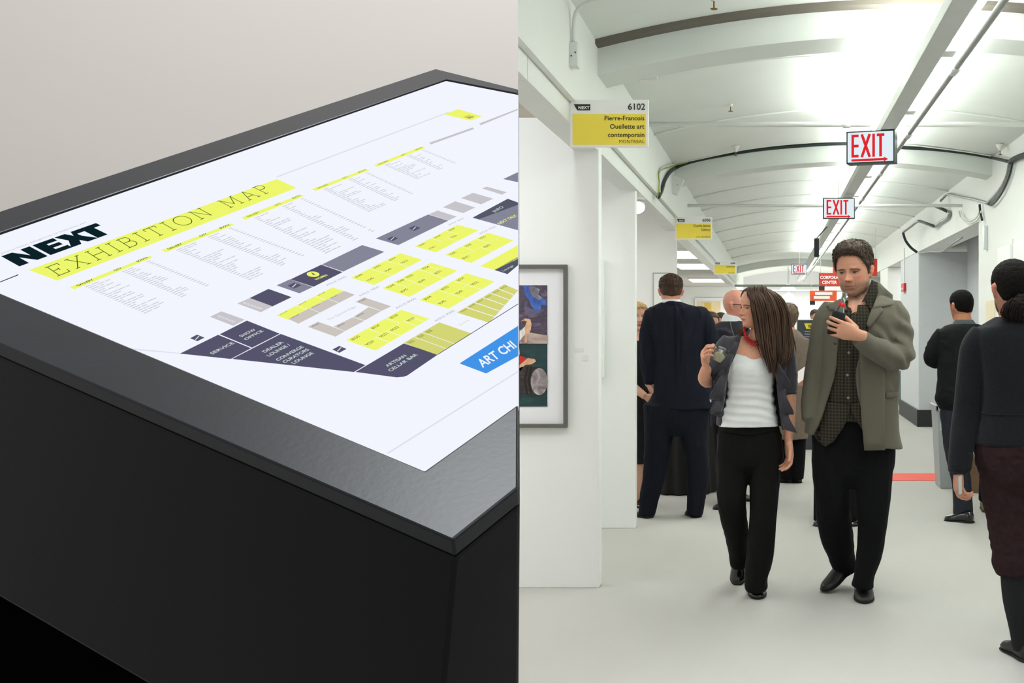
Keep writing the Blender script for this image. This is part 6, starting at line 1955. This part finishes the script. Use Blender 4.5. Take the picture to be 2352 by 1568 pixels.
cable('cable', [(2320, 368, 10.0), (2314, 400, 10.0), (2300, 430, 10.2), (2282, 452, 10.4), (2268, 466, 10.5)], .018, M_foil, 'foil wrapped cable bundle climbing the upper right wall')
cable('cable', [(2326, 372, 9.9), (2318, 405, 10.0), (2300, 445, 10.2), (2280, 470, 10.4), (2266, 468, 10.5)], .008, M_cab, 'thin black cable beside the foil bundle at upper right')
cable('cable', [(2268, 466, 10.5), (2240, 458, 11.2), (2200, 450, 12), (2178, 446, 12.5), (2165, 456, 12.6), (2160, 462, 12.6)], .014, M_foil, 'foil cable sagging left from the upper right wall')
cable('cable', [(2150, 474, 12.7), (2165, 480, 12.6), (2180, 488, 12.5), (2176, 500, 12.6), (2160, 510, 13.0), (2146, 520, 13.4), (2130, 514, 13.8), (2110, 508, 14.2), (2094, 518, 14.6), (2075, 532, 15.1)], .020, M_foil, 'crumpled foil duct zigzagging along the right side of vault')
cable('cable', [(2150, 474, 12.65), (2178, 487, 12.4)], .016, M_cab, 'short black cable piece at top of the foil duct')
cable('cable', [(2110, 507, 14.1), (2146, 519, 13.3)], .016, M_cab, 'short black cable piece in the middle of the foil duct')
cable('cable', [(2074, 534, 15.1), (2080, 552, 15.1), (2092, 568, 15.1), (2106, 579, 15.1)], .018, M_cab, 'hanging black cable loop beside the white pillar')
cable('cable', [(2110, 581, 15.05), (2140, 578, 14.0), (2165, 577, 13.2), (2185, 562, 12.6), (2210, 545, 12.0)], .010, mat('cable_grey', (140, 142, 140), .6), 'grey cable sagging across the recess opening')
for (rr, k_) in ((.125, 0), (.105, .3)):
    pts = [(2228 + 26 * math.cos(a) * rr / .125, 478 + 34 * math.sin(a) * rr / .125, 11.6) for a in np.linspace(.2, math.pi - .2, 9)]
    cable('cable', pts, .008, M_cabw, 'outer loop of coiled pale cable hanging from the upper right pipe' if not k_ else 'inner loop of coiled pale cable hanging from the upper right pipe')
cable('cable', [(2250, 470, 10.9), (2252, 490, 10.9), (2256, 505, 10.8)], .012, M_cab, 'short black cable end hanging at corner of the right wall')
# speaker on the channel
spk = empty('speaker', P(1874, 575, 14.5), 'small black speaker box hung on the ceiling channel', 'speaker')
a, b_ = P(1870, 590, 14.5), P(1881, 547, 14.5)
MB().box(a.x, b_.x, 14.45, 14.6, a.z, b_.z).build('cabinet', M_signblk, spk, bevel=.008)
MB().box(a.x + .006, b_.x - .006, 14.444, 14.452, a.z + .01, b_.z - .02).build('grille', mat('grille_black', (26, 30, 30), .8, bump=.4, bscale=400), spk)
MB().tube([((a.x + b_.x) / 2, 14.52, b_.z), (.72, 14.52, 2.69)], .008, 8).build('bracket', M_signblk, spk)
# hanging banners at the far end
M_red = mat('banner_red', (196, 58, 42), .7, var=.05)
M_orange = mat('banner_orange', (232, 96, 52), .7, var=.05)
def banner(u0, v0, u1, v1, D, m, words, lab, zc=2.62):
    a, b_ = P(u0, v1, D), P(u1, v0, D)
    e = empty('hanging_banner', ((a.x + b_.x) / 2, D, a.z), lab, 'banner', 'red banners hung at far end')
    MB().box(a.x, b_.x, D, D + .015, a.z, b_.z).build('cloth', m, e)
    for (s, fx0, fx1, fz, fh) in words:
        vv, ff, ww = text_geo(s, .03)
        wd_, hg_ = b_.x - a.x, b_.z - a.z
        mesh_obj('lettering', [(a.x + wd_ * (fx0 + (fx1 - fx0) * p[0] / ww), D - .004, a.z + hg_ * (fz + fh * p[1])) for p in vv], ff, M_sgw, e)
    for x in (a.x + .03, b_.x - .03):
        MB().tube([(x, D + .007, b_.z), (x, D + .007, arch(x) + .165)], .004, 6).build('wire', M_chan, e)
    return e
banner(1913, 594, 2015, 634, 18.2, M_red, [], 'large plain red banner behind the head of the man in olive')
bo_ = banner(1881, 627, 1940, 657, 19.6, M_red, [('CORPORATE', .05, .92, .56, .24), ('CENTER', .12, .70, .18, .24)], 'red banner with white lettering CORPORATE CENTER')
ob_ = banner(1860, 667, 1922, 691, 24.0, M_orange, [], 'bright orange banner far below the red ones')
for (ua, va, ub, vb_) in ((1872, 671, 1912, 677), (1869, 680, 1906, 686)):
    MB().box(*quad_on(ua, va, ub, vb_, 24.0, -.006, -.001)).build('blurred_lettering', M_sgw, ob_, bevel=.004)
for (u0, v0, u1, v1, D, m, lab) in ((1881, 657, 1894, 667, 19.58, M_ink, 'small black tag under CORPORATE CENTER banner'), (1860, 691, 1872, 700, 23.98, M_ink, 'small black tag under the orange banner'), (1895, 658, 1935, 667, 19.58, M_sgw, 'narrow white strip under CORPORATE CENTER banner')):
    a, b_ = P(u0, v1, D), P(u1, v0, D)
    e = empty('banner_tag', (a.x, D, a.z), lab, 'sign')
    MB().box(a.x, b_.x, D, D + .01, a.z, b_.z).build('plate', m, e)
    MB().tube([(a.x + .02, D + .012, b_.z - .01), (a.x + .02, D + .012, b_.z + .10)], .003, 6).build('clip', M_chan, e)
# info totem with yellow logo tab
it = empty('info_board', P(1848, 745, 12.4), 'dark information board with yellow NEXT tab between the couple', 'sign')
it.location.z = 0
a, b_ = P(1831, 1010, 12.4), P(1890, 735, 12.4)
MB().box(a.x, b_.x, 12.4, 12.46, 0.0, b_.z).build('board', mat('board_charcoal', (62, 66, 72), .6), it, bevel=.004)
MB().box(a.x - .012, a.x, 12.395, 12.465, 0.0, b_.z + .01).build('edge_trim', M_sgw, it)
MB().box(a.x - .012, b_.x, 12.395, 12.465, b_.z, b_.z + .012).build('edge_trim', M_sgw, it)
MB().prism([P(1847, 742, 12.395), P(1884, 742, 12.395), P(1880, 755, 12.395), P(1852, 755, 12.395)], (0, .004, 0)).build('logo_tab', mat('tab_yellow', (230, 214, 50), .6), it)
vv, ff, ww = text_geo('NEXT', .03)
mesh_obj('lettering', [P(1857 + 20 * p[0] / ww, 753 - 8 * p[1], 12.39) for p in vv], ff, M_ink, it)
for k_ in range(3):
    MB().box(*quad_on(1848, 760 + 6 * k_, 1872 - 4 * k_, 762 + 6 * k_, 12.4, -.004, .001)).build('text_line', mat('board_text', (150, 152, 156), .6), it)
# transverse pipes and lights at the far end of the hall
for (v, D, lab) in ((656, 27.0, 'greenish pipe crossing the far end of the corridor, upper'), (668, 29.0, 'greenish pipe crossing the far end of the corridor, lower')):
    a, b_ = P(1690, v, D), P(1960, v, D)
    tag(MB().tube([(-.92, D, a.z), (2.0, D, a.z)], .03, 8).build('far_pipe', mat('far_pipe', (176, 186, 176), .5), smooth=True), lab, 'pipe')
for (u, v, D, lab) in ((1810, 664, 30.5, 'glowing round lamp far down the hall, higher one'), (1812, 684, 33, 'glowing lamp far down the hall, lower one')):
    c = Vector(P(u, v, D))
    e = empty('hall_lamp', c, lab, 'light', 'far hall lamps')
    MB().lathe([(.02, .14), (.10, .12), (.22, 0), (.2, -.04), (.02, -.05)], c, 18).build('shade', lit('lamp_glow', (250, 252, 255), 2.2), e, smooth=True)
    MB().tube([c + Vector((0, 0, .12)), (c.x, c.y, 3.04)], .012, 6).build('cord', M_chan, e)
area_light('far_hall_light', (0.5, 31.5, 2.5), (0, 0, 0), 2.2, 6.0, 330, (1, 1, .98))
area_light('side_room_light', (2.8, 18.5, 2.5), (0, 0, 0), .6, 1.2, 18)
# fire alarm pull on the pillar
fa = empty('fire_alarm', (2.0, 16.9, 1.4), 'red fire alarm box on the white pillar', 'alarm')
fa.location = (1.99, 16.75, 1.4 + 85 / F_PX * 16.75)
MB().box(-.03, .01, -.16, .16, -.062, .062).build('box', mat('alarm_red', (196, 36, 44), .4), fa, origin=(0, 0, 0), bevel=.006)
MB().box(-.036, -.03, -.05, .05, -.03, -.005).build('handle', M_sgw, fa, origin=(0, 0, 0))
MB().tube([(.0, .02, .06), (.0, .02, .60)], .008, 8).build('conduit', M_pipe, fa, origin=(0, 0, 0))
# electrical cabinet on the right wall
for i, (ya, yb, lab) in enumerate(((9.05, 9.62, 'left white electrical cabinet door above the woman in charcoal coat'), (8.40, 9.00, 'right white electrical cabinet door at the picture edge'))):
    e = empty('electrical_cabinet', (2.0, (ya + yb) / 2, 1.55), lab, 'cabinet', 'white electrical cabinets on right wall')
    MB().box(1.955, 2.0, ya, yb, 1.35, 2.10).build('body', M_white, e, bevel=.004)
    MB().box(1.945, 1.956, ya + .03, yb - .03, 1.40, 2.06).build('door', M_panel, e, bevel=.003)
    MB().box(1.925, 1.946, ya + .06, ya + .10, 1.66, 1.76).build('latch', mat('latch_steel', (120, 122, 122), .3, .8), e, bevel=.002)
lst = tag(MB().box(1.965, 2.0, 10.30, 10.36, 2.10, 2.32).build('wall_bracket', mat('bracket_steel', (206, 212, 214), .3, .5), bevel=.004), 'slim upright steel bracket on the right wall above the cream poster', 'bracket')
ps = tag(MB().box(1.99, 2.0, 9.95, 10.35, 1.36, 1.62).build('wall_poster', mat('poster_cream', (232, 220, 190), .7, var=.03)), 'cream paper poster on right wall behind the head of the woman in charcoal', 'poster')
# waste bin, bags, easel, cocktail table, olive shoe
bn = empty('waste_bin', P(2202, 1122, 9.45), 'tall grey plastic waste bin behind the man in black', 'bin')
bn.location.z = 0
Dz = 9.6
def bring(vz, u0, u1, dp):
    return [P(u0, CY, Dz - dp).x, P(u1, CY, Dz - dp).x, dp, vz]
bx0, bx1 = P(2160, CY, 9.45).x, P(2252, CY, 9.45).x
tx0, tx1 = P(2151, CY, 9.45).x, P(2258, CY, 9.45).x
M_bin = mat('bin_grey', (168, 174, 176), .4, var=.04)
b4 = [(bx0, 9.45, 0), (bx1, 9.45, 0), (bx1, 9.75, 0), (bx0, 9.75, 0)]; t4 = [(tx0, 9.42, .70), (tx1, 9.42, .70), (tx1, 9.78, .70), (tx0, 9.78, .70)]
i4 = [(tx0 + .015, 9.435, .70), (tx1 - .015, 9.435, .70), (tx1 - .015, 9.765, .70), (tx0 + .015, 9.765, .70)]; ib = [(bx0 + .015, 9.465, .03), (bx1 - .015, 9.465, .03), (bx1 - .015, 9.735, .03), (bx0 + .015, 9.735, .03)]
fs = [(3, 2, 1, 0)] + [(i, (i + 1) % 4, (i + 1) % 4 + 4, i + 4) for i in range(4)] + [(i + 4, (i + 1) % 4 + 4, (i + 1) % 4 + 8, i + 8) for i in range(4)] + [(i + 8, (i + 1) % 4 + 8, (i + 1) % 4 + 12, i + 12) for i in range(4)] + [(12, 13, 14, 15)]
MB().add(b4 + t4 + i4 + ib, fs).build('tub', M_bin, bn, bevel=.006)
MB().box(tx0 - .012, tx1 + .012, 9.405, 9.43, .665, .712).build('rim', M_bin, bn, bevel=.006)
MB().box(tx0 - .012, tx0 + .012, 9.405, 9.79, .665, .712).build('rim', M_bin, bn, bevel=.006)
MB().box(tx0 + .03, tx0 + .05, 9.40, 9.41, .50, .56).build('label', M_sgw, bn)
bg_ = empty('paper_bag', P(2240, 1120, 9.2), 'brown paper bag with rope handle standing beside the waste bin', 'bag')
bg_.location.z = 0
a, b_ = P(2226, 1118, 9.2), P(2258, 1062, 9.2)
MB().prism([(a.x, 9.2, 0), (b_.x, 9.2, 0), (b_.x + .01, 9.2, .30), (a.x + .03, 9.2, .30)], (.01, .10, 0)).build('bag', mat('kraft_brown', (128, 100, 78), .8, var=.1), bg_)
MB().tube([(a.x + .04, 9.19, .29), (a.x + .05, 9.185, .38), (a.x + .075, 9.185, .39), (a.x + .09, 9.19, .29)], .004, 8).build('handle', mat('rope_pale', (206, 198, 186), .7), bg_, smooth=True)
far_person(2311, 8.36, 1.66, (60, 46, 38), (34, 34, 38), 150, 'visitor in olive green shoes hidden behind the woman in charcoal coat', sh=mat('olive_shoe', (104, 104, 44), .6, var=.2), foot=.15, slim=.78)
es = empty('easel', P(2072, 955, 17.9), 'black easel with a teal board beside the pillar', 'easel')
es.location.z = 0
for (ua, ub, m_, dd) in ((2084, 2068, .010, 0), (2058, 2066, .010, 0), (2066, 2086, .008, -.2)):
    p0, p1 = P(ua, 0, 17.9 + dd), P(ub, 0, 17.9)
    MB().tube([(p0.x, 17.9 + dd, 0.01), (p1.x, 17.9, 1.02)], .012, 8).build('leg', M_signblk, es)
MB().box(P(2040, 0, 17.86).x, P(2083, 0, 17.86).x, 17.84, 17.86, .10, .66).build('board', mat('board_teal', (120, 138, 140), .5, var=.05), es)
ctb = empty('cocktail_table', P(1565, 1140, 9.4), 'tall cocktail table under floor length black cloth behind the navy suit', 'table')
ctb.location.z = 0
cx0 = P(1568, CY, 9.35).x
n_ = 96; V = []; Fc = []
prof = [(.001, .745), (.255, .745), (.268, .735), (.27, .70), (.275, .45), (.285, .2), (.30, .012)]
for i, (r, z) in enumerate(prof):
    for k_ in range(n_):
        a = 2 * math.pi * k_ / n_
        am = (0 if i < 3 else (i - 2) / 4.0) * .022
        rr = r + am * math.sin(a * 15 + .4 * math.sin(a * 3))
        V.append((cx0 + rr * math.cos(a), 9.35 + rr * math.sin(a), z))
for i in range(len(prof) - 1):
    for k_ in range(n_):
        k2 = (k_ + 1) % n_
        Fc.append((i * n_ + k_, i * n_ + k2, (i + 1) * n_ + k2, (i + 1) * n_ + k_))
MB().add(V, Fc).build('tablecloth', mat('cloth_black', (15, 15, 16), .7, var=.2, scale=20), ctb, smooth=True)
MB().lathe([(.001, .72), (.25, .72), (.25, .743), (.001, .743)], (cx0, 9.35, 0), 40).build('table_top', M_white, ctb)
MB().lathe([(.2, .0), (.2, .02), (.03, .04), (.03, .72)], (cx0, 9.35, 0), 20).build('pedestal', M_signblk, ctb)
tag(MB().box(cx0 + .02, cx0 + .24, 9.14, 9.26, .748, .756).build('paper_sheet', M_sgw), 'white paper sheets lying on the black clothed cocktail table', 'paper')
